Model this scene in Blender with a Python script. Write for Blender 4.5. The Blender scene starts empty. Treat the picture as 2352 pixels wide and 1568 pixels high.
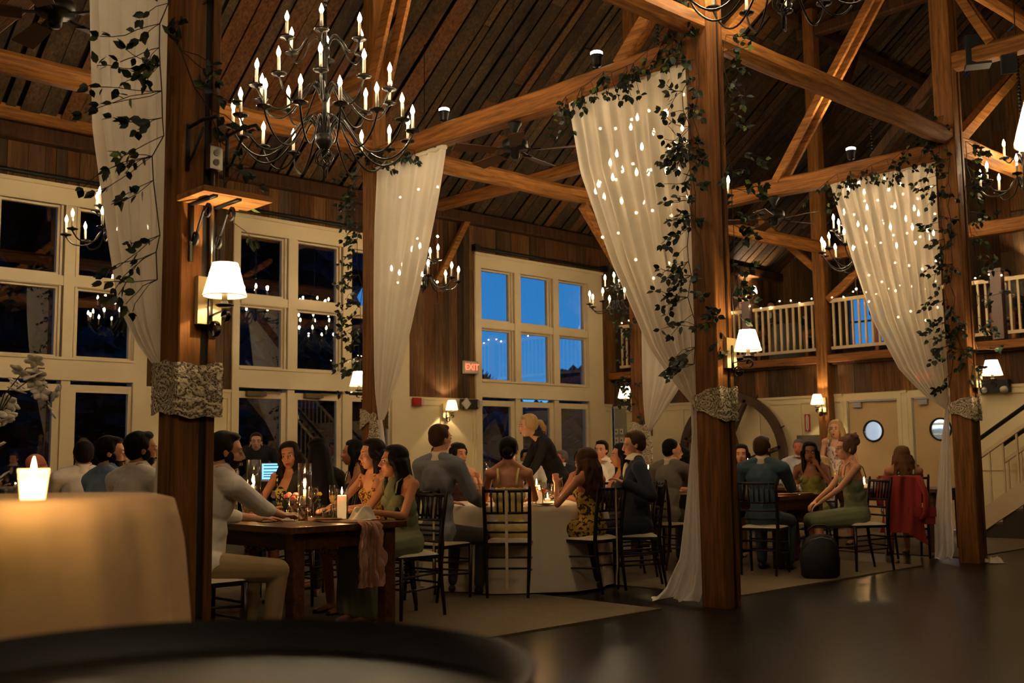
import bpy, math, random
from math import sin, cos, pi, radians, sqrt, atan2
from mathutils import Vector, Matrix, Euler
V = Vector
random.seed(7)
scene = bpy.context.scene
col = scene.collection
# ---------------------------------------------------------------- camera
YAW, PIT, ROL, FPX, CH = 0.76449361, 0.10767455, -0.01220341, 2481.17, 1.17
_f = V((sin(YAW)*cos(PIT), cos(YAW)*cos(PIT), sin(PIT)))
_r = V((cos(YAW), -sin(YAW), 0)); _u = _r.cross(_f)
CR = _r*cos(ROL)+_u*sin(ROL); CU = -_r*sin(ROL)+_u*cos(ROL); CF = _f
cam = bpy.data.cameras.new('camera'); co = bpy.data.objects.new('camera', cam); col.objects.link(co)
M = Matrix((CR, CU, -CF)).transposed().to_4x4(); M.translation = V((0, 0, CH)); co.matrix_world = M
cam.sensor_width = 36; cam.lens = FPX/2352*36; cam.clip_start = .05; cam.clip_end = 200
cam.dof.use_dof = True; cam.dof.focus_distance = 8.0; cam.dof.aperture_fstop = 3.4
scene.camera = co
def ray(x, y): return CF+CR*((x-1176)/FPX)-CU*((y-784)/FPX)
def pX(x, y, X): d = ray(x, y); return V((0, 0, CH))+d*(X/d.x)
def pY(x, y, Y): d = ray(x, y); return V((0, 0, CH))+d*(Y/d.y)
def pZ(x, y, z=0.): d = ray(x, y); return V((0, 0, CH))+d*((z-CH)/d.z)
def pG(x, y, g): return V((0, 0, CH))+ray(x, y)*g
def topz(px, py, X, Y):
    d = ray(px, py); return CH+d.z*sqrt(X*X+Y*Y)/sqrt(d.x**2+d.y**2)
# ---------------------------------------------------------------- materials
def s2l(c): return tuple(((v/255)/12.92 if v/255 <= .04045 else ((v/255+.055)/1.055)**2.4) for v in c)
MC = {}
def mat(name, c=(200,200,200), rough=.6, metal=0., **k):
    if name in MC: return MC[name]
    m = bpy.data.materials.new(name); m.use_nodes = True; MC[name] = m
    b = m.node_tree.nodes['Principled BSDF']
    b.inputs['Base Color'].default_value = (*s2l(c), 1); b.inputs['Roughness'].default_value = rough; b.inputs['Metallic'].default_value = metal
    if 'noise' in k:
        amp, sc, st = k['noise']; nt = m.node_tree; N = nt.nodes.new; L = nt.links.new
        tc = N('ShaderNodeTexCoord'); mp = N('ShaderNodeMapping'); mp.inputs['Scale'].default_value = st
        no = N('ShaderNodeTexNoise'); no.inputs['Scale'].default_value = sc; no.inputs['Detail'].default_value = 4
        hs = N('ShaderNodeHueSaturation'); mr = N('ShaderNodeMapRange'); mr.inputs['To Min'].default_value = 1-amp; mr.inputs['To Max'].default_value = 1+amp
        L(tc.outputs['Object'], mp.inputs['Vector']); L(mp.outputs[0], no.inputs['Vector']); L(no.outputs['Fac'], mr.inputs['Value'])
        hs.inputs['Color'].default_value = (*s2l(c), 1); L(mr.outputs[0], hs.inputs['Value']); L(hs.outputs[0], b.inputs['Base Color'])
        if k.get('bump'):
            bu = N('ShaderNodeBump'); bu.inputs['Strength'].default_value = k['bump']; bu.inputs['Distance'].default_value = .01
            L(no.outputs['Fac'], bu.inputs['Height']); L(bu.outputs[0], b.inputs['Normal'])
    if k.get('sss'): b.inputs['Subsurface Weight'].default_value = k['sss']; b.inputs['Subsurface Radius'].default_value = (.02, .008, .004)
    if k.get('coat'): b.inputs['Coat Weight'].default_value = k['coat']
    if k.get('sheen'): b.inputs['Sheen Weight'].default_value = k['sheen']
    return m
def wood(name, axis, cols, rough=.7, island=True, bump=.35, grain=1.):
    """timber with grain along an axis; per-board tone from the board's own island"""
    m = bpy.data.materials.new(name); m.use_nodes = True; nt = m.node_tree; N = nt.nodes.new; L = nt.links.new
    b = nt.nodes['Principled BSDF']; b.inputs['Roughness'].default_value = rough; b.inputs['Specular IOR Level'].default_value = .25
    tc = N('ShaderNodeTexCoord'); mp = N('ShaderNodeMapping'); s = [14*grain]*3; s['xyz'.index(axis)] = .9*grain; mp.inputs['Scale'].default_value = s
    L(tc.outputs['Object'], mp.inputs['Vector'])
    ge = N('ShaderNodeNewGeometry'); ad = N('ShaderNodeVectorMath'); ad.operation = 'ADD'
    mu = N('ShaderNodeMath'); mu.operation = 'MULTIPLY'; mu.inputs[1].default_value = 37.; L(ge.outputs['Random Per Island'], mu.inputs[0])
    cb = N('ShaderNodeCombineXYZ'); [L(mu.outputs[0], cb.inputs[i]) for i in range(3)]
    L(mp.outputs[0], ad.inputs[0]); L(cb.outputs[0], ad.inputs[1])
    n1 = N('ShaderNodeTexNoise'); n1.inputs['Scale'].default_value = 2.1; n1.inputs['Detail'].default_value = 6; n1.inputs['Roughness'].default_value = .65; n1.inputs['Distortion'].default_value = .5
    L(ad.outputs[0], n1.inputs['Vector'])
    n2 = N('ShaderNodeTexNoise'); n2.inputs['Scale'].default_value = .16; n2.inputs['Detail'].default_value = 3; L(ad.outputs[0], n2.inputs['Vector'])
    rp = N('ShaderNodeValToRGB'); rp.color_ramp.interpolation = 'LINEAR'; e = rp.color_ramp.elements
    while len(e) < len(cols): e.new(.5)
    for i, c in enumerate(cols): e[i].position = i/(len(cols)-1); e[i].color = (*s2l(c), 1)
    if island:
        mi = N('ShaderNodeMath'); mi.operation = 'MULTIPLY_ADD'; mi.inputs[1].default_value = .45; L(n2.outputs['Fac'], mi.inputs[0])
        m2 = N('ShaderNodeMath'); m2.operation = 'MULTIPLY_ADD'; m2.inputs[1].default_value = 1.0; m2.inputs[2].default_value = -.22; L(ge.outputs['Random Per Island'], m2.inputs[0]); L(m2.outputs[0], mi.inputs[2]); L(mi.outputs[0], rp.inputs['Fac'])
    else: L(n2.outputs['Fac'], rp.inputs['Fac'])
    mr = N('ShaderNodeMapRange'); mr.inputs['From Min'].default_value = .3; mr.inputs['From Max'].default_value = .7; mr.inputs['To Min'].default_value = .32; mr.inputs['To Max'].default_value = 1.3
    L(n1.outputs['Fac'], mr.inputs['Value']); hs = N('ShaderNodeHueSaturation'); L(rp.outputs[0], hs.inputs['Color']); L(mr.outputs[0], hs.inputs['Value']); L(hs.outputs[0], b.inputs['Base Color'])
    bu = N('ShaderNodeBump'); bu.inputs['Strength'].default_value = bump; bu.inputs['Distance'].default_value = .01; L(n1.outputs['Fac'], bu.inputs['Height']); L(bu.outputs[0], b.inputs['Normal'])
    return m
def emit(name, c, s, sampled=False):
    m = bpy.data.materials.new(name); m.use_nodes = True; nt = m.node_tree; nt.nodes.clear()
    e = nt.nodes.new('ShaderNodeEmission'); o = nt.nodes.new('ShaderNodeOutputMaterial'); e.inputs[0].default_value = (*s2l(c), 1); e.inputs[1].default_value = s
    nt.links.new(e.outputs[0], o.inputs[0])
    if not sampled: m.cycles.emission_sampling = 'NONE'
    return m
def glassmat(name, tint=(255,255,255), base=.06, gain=1.0, rough=0.):
    m = bpy.data.materials.new(name); m.use_nodes = True; nt = m.node_tree; nt.nodes.clear(); N = nt.nodes.new; L = nt.links.new
    t = N('ShaderNodeBsdfTransparent'); t.inputs[0].default_value = (*s2l(tint), 1); g = N('ShaderNodeBsdfGlossy'); g.inputs['Roughness'].default_value = rough
    fr = N('ShaderNodeMath'); fr.operation = 'POWER'; fr.inputs[1].default_value = 4.; lw = N('ShaderNodeLayerWeight'); lw.inputs[0].default_value = .5; L(lw.outputs['Facing'], fr.inputs[0]); ma = N('ShaderNodeMath'); ma.operation = 'MULTIPLY_ADD'; ma.inputs[1].default_value = gain; ma.inputs[2].default_value = base; ma.use_clamp = True
    mx = N('ShaderNodeMixShader'); o = N('ShaderNodeOutputMaterial'); L(fr.outputs[0], ma.inputs[0]); L(ma.outputs[0], mx.inputs[0]); L(t.outputs[0], mx.inputs[1]); L(g.outputs[0], mx.inputs[2]); L(mx.outputs[0], o.inputs[0])
    return m
def sheer(name, c, alpha, transl=.5, fold=True):
    m = bpy.data.materials.new(name); m.use_nodes = True; nt = m.node_tree; nt.nodes.clear(); N = nt.nodes.new; L = nt.links.new
    d = N('ShaderNodeBsdfDiffuse'); tl = N('ShaderNodeBsdfTranslucent'); tr = N('ShaderNodeBsdfTransparent'); d.inputs[0].default_value = tl.inputs[0].default_value = (*s2l(c), 1)
    m1 = N('ShaderNodeMixShader'); m1.inputs[0].default_value = transl; m2 = N('ShaderNodeMixShader'); o = N('ShaderNodeOutputMaterial'); m2.inputs[0].default_value = alpha
    L(d.outputs[0], m1.inputs[1]); L(tl.outputs[0], m1.inputs[2]); L(tr.outputs[0], m2.inputs[1]); L(m1.outputs[0], m2.inputs[2]); L(m2.outputs[0], o.inputs[0])
    return m
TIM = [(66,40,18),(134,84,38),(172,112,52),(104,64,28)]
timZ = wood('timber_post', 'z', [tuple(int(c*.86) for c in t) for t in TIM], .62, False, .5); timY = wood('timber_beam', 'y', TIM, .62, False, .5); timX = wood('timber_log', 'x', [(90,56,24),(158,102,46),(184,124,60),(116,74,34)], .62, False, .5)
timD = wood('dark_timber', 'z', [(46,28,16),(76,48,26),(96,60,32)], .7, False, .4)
brdZ = wood('barn_boards', 'z', [(44,31,18),(104,72,38),(70,54,36),(138,96,50),(90,74,54),(112,70,34),(54,40,26)], .75)
brdS = wood('roof_boards', 'y', [(42,31,20),(84,62,38),(60,48,34),(112,70,34),(92,74,52),(48,37,26),(106,80,50)], .8)
cream = mat('cream_paint', (232,212,170), .5, noise=(.05, 3, (1,1,1)))
creamW = mat('cream_wainscot', (230,212,166), .5)
greyp = mat('grey_panel', (150,144,126), .6)
black = mat('black_iron', (12,12,12), .45, .3); blackM = mat('black_matte', (10,10,11), .6)
iron = mat('pewter_iron', (40,37,34), .34, .75); steel = mat('brushed_steel', (170,165,155), .35, 1.)
brass = mat('aged_brass', (170,125,60), .35, .9)
white = mat('white_paint', (230,224,210), .5); wax = mat('candle_wax', (240,220,180), .5, sss=.4)
sleeve = mat('candle_sleeve', (245,235,215), .5)
cloth = mat('white_tablecloth', (226,214,190), .85, noise=(.03, 8, (1,1,1)), bump=.1)
clothC = mat('cream_tablecloth', (240,200,150), .85)
cush = mat('ivory_cushion', (226,212,180), .8)
glassW = glassmat('window_glass', (235,240,245), .19, 1.); glassT = glassmat('table_glass', (250,248,244), .1, 1.8, .1)
flame = emit('flame', (255,206,128), 60); bulbm = emit('flame_bulb', (255,226,176), 60); fairy = emit('fairy_bulb', (255,206,140), 60)
WARM = (1., .72, .43)
# ---------------------------------------------------------------- mesh builder
_ico = {}
def ico(sub):
    if sub not in _ico:
        import bmesh
        bm = bmesh.new(); bmesh.ops.create_icosphere(bm, subdivisions=sub, radius=1)
        _ico[sub] = ([v.co.copy() for v in bm.verts], [tuple(v.index for v in f.verts) for f in bm.faces]); bm.free()
    return _ico[sub]
def frame(d, up=V((0,0,1))):
    d = d.normalized(); a = d.cross(up)
    if a.length < 1e-4: a = d.cross(V((1,0,0)))
    a.normalize(); return a, a.cross(d).normalized()*-1
class MB:
    def __init__(s): s.v = []; s.f = []; s.m = []
    def add(s, vs, fs, mi=0):
        o = len(s.v); s.v += [tuple(v) for v in vs]; s.f += [tuple(i+o for i in f) for f in fs]; s.m += [mi]*len(fs)
        return s
    def box(s, x0, x1, y0, y1, z0, z1, mi=0):
        v = [(x, y, z) for z in (z0, z1) for y in (y0, y1) for x in (x0, x1)]
        return s.add(v, [(0,2,3,1),(4,5,7,6),(0,1,5,4),(2,6,7,3),(0,4,6,2),(1,3,7,5)], mi)
    def beam(s, p0, p1, w, h, ch=.1, n=1, wob=0, up=V((0,0,1)), mi=0):
        p0, p1 = V(p0), V(p1); a, b = frame(p1-p0, up); c = min(w, h)*ch
        sec = [(-w/2+c,-h/2),(w/2-c,-h/2),(w/2,-h/2+c),(w/2,h/2-c),(w/2-c,h/2),(-w/2+c,h/2),(-w/2,h/2-c),(-w/2,-h/2+c)]
        vs = []; 
        for i in range(n+1):
            p = p0.lerp(p1, i/n)+(a*random.uniform(-wob, wob)+b*random.uniform(-wob, wob) if 0 < i < n else V((0,0,0)))
            vs += [p+a*x+b*y for x, y in sec]
        fs = [(i*8+j, i*8+(j+1) % 8, (i+1)*8+(j+1) % 8, (i+1)*8+j) for i in range(n) for j in range(8)]
        fs += [tuple(range(7, -1, -1)), tuple(n*8+j for j in range(8))]
        return s.add(vs, fs, mi)
    def tube(s, pts, r, n=6, cap=True, flat=1., mi=0):
        pts = [V(p) for p in pts]; L = len(pts); rs = r if hasattr(r, '__len__') else [r]*L; vs = []
        up = V((0,0,1)); 
        if L > 1 and abs((pts[1]-pts[0]).normalized().z) > .95: up = V((0,1,0))
        pa = None
        for i, p in enumerate(pts):
            d = (pts[min(i+1, L-1)]-pts[max(i-1, 0)])
            if d.length < 1e-7: d = V((0,0,1))
            a, b = frame(d, up)
            if pa is not None:
                a = pa-d.normalized()*pa.dot(d.normalized())
                if a.length < 1e-5: a, b = frame(d, up)
                a.normalize(); b = d.normalized().cross(a)
            pa = a
            for j in range(n):
                t = 2*pi*j/n; vs.append(p+a*(cos(t)*rs[i])+b*(sin(t)*rs[i]*flat))
        fs = [(i*n+j, i*n+(j+1) % n, (i+1)*n+(j+1) % n, (i+1)*n+j) for i in range(L-1) for j in range(n)]
        if cap: fs += [tuple(range(n-1, -1, -1)), tuple((L-1)*n+j for j in range(n))]
        return s.add(vs, fs, mi)
    def lathe(s, prof, c=(0,0,0), n=16, ax=None, mi=0):
        c = V(c); R = ax.to_track_quat('Z', 'Y').to_matrix() if ax is not None else Matrix.Identity(3); vs = []
        for r, z in prof:
            for j in range(n): t = 2*pi*j/n; vs.append(c+R @ V((cos(t)*r, sin(t)*r, z)))
        L = len(prof)
        fs = [(i*n+j, i*n+(j+1) % n, (i+1)*n+(j+1) % n, (i+1)*n+j) for i in range(L-1) for j in range(n)]
        if prof[0][0] > 1e-4 and prof[0][0] < 90: fs.append(tuple(range(n-1, -1, -1)))
        if prof[-1][0] > 1e-4: fs.append(tuple((L-1)*n+j for j in range(n)))
        return s.add(vs, fs, mi)
    def olathe(s, prof, c=(0,0,0), n=16, ax=None, mi=0):
        k = len(s.f); s.lathe(prof, c, n, ax, mi)
        keep = [i for i in range(k, len(s.f)) if len(s.f[i]) <= 4]; s.m = s.m[:k]+[mi]*len(keep); s.f = s.f[:k]+[s.f[i] for i in keep]; return s
    def ell(s, c, r, R=None, sub=2, mi=0):
        vs, fs = ico(sub); r = V(r) if hasattr(r, '__len__') else V((r, r, r)); c = V(c)
        if R is None: return s.add([(c.x+v.x*r.x, c.y+v.y*r.y, c.z+v.z*r.z) for v in vs], fs, mi)
        return s.add([c+R @ V((v.x*r.x, v.y*r.y, v.z*r.z)) for v in vs], fs, mi)
    def cap(s, p0, p1, r0, r1, n=10, mi=0):
        p0, p1 = V(p0), V(p1); d = p1-p0; L = d.length
        if L < 1e-5: return s.ell(p0, r0)
        d.normalize(); pts, rs = [], []
        for a in (-90, -60, -30): pts.append(p0+d*(r0*sin(radians(a)))); rs.append(max(r0*cos(radians(a)), 1e-4))
        pts.append(p0); rs.append(r0); pts.append(p1); rs.append(r1)
        for a in (30, 60, 90): pts.append(p1+d*(r1*sin(radians(a)))); rs.append(max(r1*cos(radians(a)), 1e-4))
        a, b = frame(d); vs = []
        for p, r in zip(pts, rs):
            for j in range(n): t = 2*pi*j/n; vs.append(p+a*(cos(t)*r)+b*(sin(t)*r))
        fs = [(i*n+j, (i+1)*n+j, (i+1)*n+(j+1) % n, i*n+(j+1) % n) for i in range(len(pts)-1) for j in range(n)]
        fs += [tuple(range(n)), tuple((len(pts)-1)*n+j for j in range(n-1, -1, -1))]
        return s.add(vs, fs, mi)
    def grid(s, P, nu, nv, mi=0):
        vs = [P(i/nu, j/nv) for j in range(nv+1) for i in range(nu+1)]
        return s.add(vs, [(j*(nu+1)+i, j*(nu+1)+i+1, (j+1)*(nu+1)+i+1, (j+1)*(nu+1)+i) for j in range(nv) for i in range(nu)], mi)
    def build(s, name, m=None, parent=None, smooth=False, loc=None):
        me = bpy.data.meshes.new(name); me.from_pydata(s.v, [], s.f); ms = m if isinstance(m, (list, tuple)) else [m]
        for x in ms:
            if x: me.materials.append(x)
        if len(ms) > 1: me.polygons.foreach_set('material_index', s.m)
        if smooth: me.polygons.foreach_set('use_smooth', [True]*len(me.polygons))
        me.update(); o = bpy.data.objects.new(name, me); col.objects.link(o)
        if parent: o.parent = parent
        if loc is not None: o.location = loc
        return o
def tag(o, label=None, cat=None, group=None, kind=None):
    if label: o['label'] = label
    if cat: o['category'] = cat
    if group: o['group'] = group
    if kind: o['kind'] = kind
    return o
def empty(name, loc=(0,0,0), rz=0., label=None, cat=None, group=None, kind=None):
    o = bpy.data.objects.new(name, None); col.objects.link(o); o.location = loc; o.rotation_euler = (0, 0, rz); o.empty_display_size = .1
    return tag(o, label, cat, group, kind)
def ctree(o, parent=None, loc=None, rz=None, label=None, scale=None):
    c = o.copy(); col.objects.link(c); c.parent = parent
    for ch in list(o.children): ctree(ch, c)
    if loc is not None: c.location = loc
    if rz is not None: c.rotation_euler = (0, 0, rz)
    if label: c['label'] = label
    if scale: c.scale = scale if hasattr(scale, '__len__') else (scale,)*3
    return c
def light(loc, power, r=.03, c=WARM, parent=None):
    l = bpy.data.lights.new('lamp_light', 'POINT'); l.energy = power; l.shadow_soft_size = r; l.color = c
    o = bpy.data.objects.new('lamp_light', l); col.objects.link(o); o.location = loc
    if parent: o.parent = parent
    return o
def struct(o): o['kind'] = 'structure'; return o
# ================================================================ the hall
XS = [2.6, 7.13, 11.72, 16.3]; Y1, Y2, YW = 5.1, 9.64, 14.18
EAVE, SL, RIDGE = 5.45, .77, 0.5; XE, XG, XB, YR, XL = 16.3, 22.5, -6., -9., -6.
ZR = EAVE+SL*(YW-RIDGE); YF = RIDGE-(ZR-EAVE)/SL
def roofz(y): return EAVE+SL*(YW-y) if y > RIDGE else ZR-SL*(RIDGE-y)
# ---- floor
def floormat():
    m = mat('dance_floor', (9, 11, 9), .3, noise=(.35, 2.5, (.6, 6, 1))); m.node_tree.nodes['Principled BSDF'].inputs['Specular IOR Level'].default_value = .3; return m
struct(MB().box(XL, XG+.3, YF-.2, YW+.2, -.2, 0).build('floor', floormat()))
def carpetmat():
    m = mat('carpet', (112, 96, 70), .95, noise=(.22, 30, (1, 1, 1)), bump=.4); return m
for x0, x1 in ((-2., 2.1), (3.1-1.0, 6.66), (7.64, 11.0), (12.1, 15.3)):
    if x0 < 0: continue
    o = MB().box(x0, x1, 5.33, 9.2, 0, .012).build('carpet', carpetmat()); tag(o, {2.1: 'tan carpet under the rustic table nearest the camera', 7.64: 'tan carpet patch between the middle and far curtained posts', 12.1: 'tan carpet patch beyond the farthest curtained post'}[round(x0, 2)], 'carpet', 'carpets under the tables')
# ---- ceiling: boards along the slope
def slopebox(m, x0, x1, ya, yb, off, th, mi=0):
    vs = []
    for dz in (off, off+th):
        for y in (ya, yb):
            for x in (x0, x1): vs.append((x, y, roofz(y)+dz))
    m.add(vs, [(0,2,3,1),(4,5,7,6),(0,1,5,4),(2,6,7,3),(0,4,6,2),(1,3,7,5)], mi)
random.seed(3); m = MB(); x = -3.
while x < XG:
    w = random.choice((.12, .16, .2, .2, .24, .3)); g = random.choice((.015, .03, .04, .06)); y = YW+.2
    while y > RIDGE:
        L = random.uniform(1.3, 4.2); y2 = max(y-L, RIDGE); slopebox(m, x, x+w, y2+.004, y, random.uniform(0, .035), .02); y = y2
    x += w+g
struct(m.build('ceiling', brdS))
m = MB(); slopebox(m, XL, XG+.3, YW+.3, RIDGE, .16, .05); slopebox(m, XL, XG+.3, RIDGE, YF, .05, .1)
o = m.build('ceiling_deck', mat('dark_deck', (20, 16, 12), .9)); struct(o); o.name = 'ceiling.001'
m = MB(); x = -3.
while x < XG: slopebox(m, x, x+.23, YF+.1, RIDGE-.02, 0, .02); x += .26
struct(m.build('ceiling', brdS))
# ---- long wall with three tall window bays
WIN = [(3.42, 6.6, [3.63, 4.65, 5.66]), (7.9, 11.17, [8.05, 9.05, 10.06]), (12.66, 16.04, [12.84, 13.85, 14.87])]
def boards(m, axis, u0, u1, z0, z1, pos, seed, thick=.025, ztop=None, wmin=.13, wmax=.27, dirn=-1):
    rnd = random.Random(seed); u = u0
    while u < u1-.01:
        w = min(rnd.uniform(wmin, wmax), u1-u); zt = z1 if ztop is None else ztop(u+w/2); z = z0
        if zt > z0+.02:
            while z < zt-.01:
                z2 = min(zt, z+rnd.uniform(1.2, 3.8)); z2 = zt if zt-z2 < .4 else z2
                t = thick+rnd.uniform(0, .012); a, b = sorted((pos, pos+dirn*t))
                if axis == 'x': m.box(u+.002, u+w-.003, a, b, z, z2-.003)
                else: m.box(a, b, u+.002, u+w-.003, z, z2-.003)
                z = z2
        u += w
WH = 5.4
m = MB(); segs = [(XL, 3.42), (6.6, 7.9), (11.17, 12.66), (16.04, XG)]
for i, (a, b) in enumerate(segs): boards(m, 'x', a, b, 2.2 if b < 16.2 else 2.2, WH, YW, 10+i)
for i, (a, b, _) in enumerate(WIN): boards(m, 'x', a, b, 4.83, WH, YW, 20+i)
for a, b in segs: m.box(a, b, YW, YW+.14, 2.2, WH+.1)
for a, b, _ in WIN: m.box(a, b, YW+.01, YW+.14, 4.8, WH+.1)
struct(m.build('wall_left', brdZ))
def panel_wall(m, axis, u0, u1, z0, z1, pos, n, dirn=-1):
    """painted panelling: stiles and rails over a flat board"""
    def bx(a, b, c, d, t0, t1):
        p, q = sorted((pos+dirn*t0, pos+dirn*t1))
        m.box(a, b, p, q, c, d) if axis == 'x' else m.box(p, q, a, b, c, d)
    bx(u0, u1, z0, z1, -.1, .012); w = (u1-u0)/n
    for i in range(n+1):
        c = u0+i*w; bx(max(u0, c-.05), min(u1, c+.05), z0, z1, .012, .032)
    for a, b in ((z0, z0+.18), (z0+(z1-z0)*.42, z0+(z1-z0)*.42+.09), (z1-.12, z1)): bx(u0, u1, a, b, .012, .033)
    bx(u0, u1, z1-.03, z1+.012, .012, .05)
m = MB()
for (a, b), n in zip(segs[:3]+[(16.04, 16.3)], (6, 2, 2, 1)): panel_wall(m, 'x', a, b, 0, 2.2, YW, n)
o = m.build('wall_left', creamW); struct(o)
# wall plate beam and rods
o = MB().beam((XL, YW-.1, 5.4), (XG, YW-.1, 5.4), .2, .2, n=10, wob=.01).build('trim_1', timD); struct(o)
m = MB().beam((2.5, YW-.16, 5.62), (6.1, YW-.16, 5.62), .16, .18, n=5, wob=.015); o = m.build('trim_2', timX); struct(o)
for a, b, t in ((12.6, 16.15, 'dark shade roller rail above the blue window'), (7.85, 11.2, 'dark shade roller rail above the middle window'), (3.3, 6.65, 'dark shade roller rail above the leftmost window')):
    rr = empty('shade_rail', (a, YW-.09, 4.9), 0, t, 'shade rail', 'shade rails over the windows')
    MB().tube([(0, 0, 0), (b-a, 0, 0)], .028, 8).build('rail', blackM, rr, True)
    for q in (.05, b-a-.05): MB().box(q-.05, q+.05, -.05, .1, -.06, .06).build('bracket', blackM, rr)
# ---- windows and french doors
def pane_frame(m, x0, x1, z0, z1, y, d=.05, w=.03):
    m.box(x0-w, x1+w, y, y+d, z1, z1+w); m.box(x0-w, x1+w, y, y+d, z0-w, z0); m.box(x0-w, x0, y, y+d, z0, z1); m.box(x1, x1+w, y, y+d, z0, z1)
dn = 0
for wi, (a, b, ps) in enumerate(WIN):
    w = .71; t = MB(); F = YW-.06
    t.box(a, ps[0]-.04, F, YW+.14, 0, 4.8); t.box(ps[2]+w+.04, b, F, YW+.14, 0, 4.8); t.box(ps[0]-.04, ps[2]+w+.04, F, YW+.14, 4.56, 4.8); t.box(ps[0]-.04, ps[2]+w+.04, F, YW+.14, 2.25, 2.54)
    t.box(a-.02, b+.02, F-.03, F, 4.78, 4.83); t.box(ps[0]-.04, ps[2]+w+.04, F-.015, F+.001, 2.52, 2.55)
    t.box(a+.14, b-.14, F+.02, YW+.12, 3.49, 3.62)
    for i in range(2):
        c = (ps[i]+w+ps[i+1])/2; t.box(c-.07, c+.07, F+.005, YW+.13, 2.52, 4.58); t.box(c-.06, c+.06, F+.02, YW+.12, 0, 2.26)
    W = t.build('window_%d' % (wi+1), cream); struct(W)
    for px in ps:
        for z0, z1 in ((3.66, 4.53), (2.58, 3.45)):
            s = MB(); pane_frame(s, px, px+w, z0, z1, YW+.02, .07, .045); pane_frame(s, px-.03, px+w+.03, z0-.03, z1+.03, YW-.02, .04, .03); s.build('sash', cream, W)
            MB().box(px-.01, px+w+.01, YW+.055, YW+.061, z0-.01, z1+.01).build('pane', glassW, W)
        dn += 1; D = MB(); pane_frame(D, px, px+w, .3, 2.1, YW+.0, .06, .1); D.box(px-.1, px+w+.1, YW, YW+.06, 0, .21)
        D = D.build('door_%d' % dn, cream); struct(D)
        MB().box(px-.01, px+w+.01, YW+.03, YW+.036, .29, 2.11).build('pane', glassW, D)
        if wi == 1 and px < 10: MB().box(px+.1, px+.42, YW-.07, YW, 2.13, 2.2).box(px+.38, px+.7, YW-.05, YW-.03, 2.19, 2.21).build('door_closer', mat('closer_metal', (110, 96, 74), .4, .6), D)
        MB().tube([(px+w+.04, YW-.01, 1.02), (px+w+.04, YW-.06, 1.02), (px+w-.07, YW-.06, 1.02)], .011, 8).build('door_handle', steel, D, True)
# ---- end wall under the balcony, with swing doors
DO = [(8.21, 9.11), (7.09, 7.99)]
m = MB()
for a, b, n in ((9.17, YW, 6), (8.05, 8.15, 1), (2.0, 7.03, 5)): panel_wall(m, 'y', a, b, 0, 2.16, XE+.12, n)
m.box(XE+.1, XE+.22, 7.0, 9.2, 2.06, 2.17)
o = m.build('wall_back', creamW); struct(o)
m = MB(); boards(m, 'y', 0., YW, 2.17, 2.66, XE+.12, 40, wmin=.2, wmax=.34); m.box(XE+.12, XE+.2, 0, YW, 2.15, 2.66); o = m.build('wall_back', brdZ); struct(o)
m = MB(); m.box(XE, XG, -2, YW, 2.66, 2.84); o = m.build('balcony_floor', timD); o.name = 'floor.001'; struct(o)
m = MB().beam((XE-.02, -2, 2.76), (XE-.02, YW, 2.76), .12, .13, n=8, wob=.004); o = m.build('trim_3', timY); struct(o)
doorp = mat('door_paint', (204, 172, 124), .55)
for k, (a, b) in enumerate(DO):
    cy = (a+b)/2; R = .165; m = MB(); N = 40; y0, y1 = a+.01, b-.01; x0, x1 = XE+.12, XE+.17
    def sq(t):
        c, s_ = cos(t), sin(t); k_ = min(((y1-cy)/abs(c)) if abs(c) > 1e-6 else 9e9, ((2.05-1.54 if s_ > 0 else 1.53)/abs(s_)) if abs(s_) > 1e-6 else 9e9); return (cy+c*k_, 1.54+s_*k_)
    for xx, fl in ((x0, 0), (x1, 1)):
        vs = []; ang = sorted([2*pi*i/N for i in range(N)]+[atan2(q, p) % (2*pi) for p, q in ((y1-cy, .51), (-(y1-cy), .51), (y1-cy, -1.53), (-(y1-cy), -1.53))])
        for t in ang: q = sq(t); vs += [(xx, cy+R*cos(t), 1.54+R*sin(t)), (xx, q[0], q[1])]
        n = len(ang); m.add(vs, [(2*i, 2*i+1, (2*i+3) % (2*n), (2*i+2) % (2*n)) if fl == 0 else (2*i, (2*i+2) % (2*n), (2*i+3) % (2*n), 2*i+1) for i in range(n)])
    D = m.build('door_%d' % (10+k), doorp); struct(D)
    q = MB(); q.tube([(XE+.115, cy+R*cos(2*pi*i/40), 1.54+R*sin(2*pi*i/40)) for i in range(41)], .017, 6); q.build('porthole_ring', blackM, D, True)
    MB().lathe([(0, 0), (R, 0)], (XE+.145, cy, 1.54), 32, V((1, 0, 0))).build('pane', glassW, D)
    MB().box(XE+.08, XE+.12, a+.02, b-.06, 2.02, 2.05).box(XE+.06, XE+.12, b-.28, b-.13, 1.93, 2.01).build('door_closer', mat('closer_steel', (190, 186, 176), .3, .9), D)
    MB().box(XE+.1, XE+.12, b-.03, b+.01, .02, 2.04).build('edge_strip', mat('edge_steel', (190, 190, 186), .35, .9), D)
m = MB()
for a, b in DO: m.box(XE+.086, XE+.2, a-.055, a+.012, 0, 2.045); m.box(XE+.086, XE+.2, b-.012, b+.055, 0, 2.045); m.box(XE+.083, XE+.2, a-.057, b+.057, 2.045, 2.135)
struct(m.build('trim_4', creamW))
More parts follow.
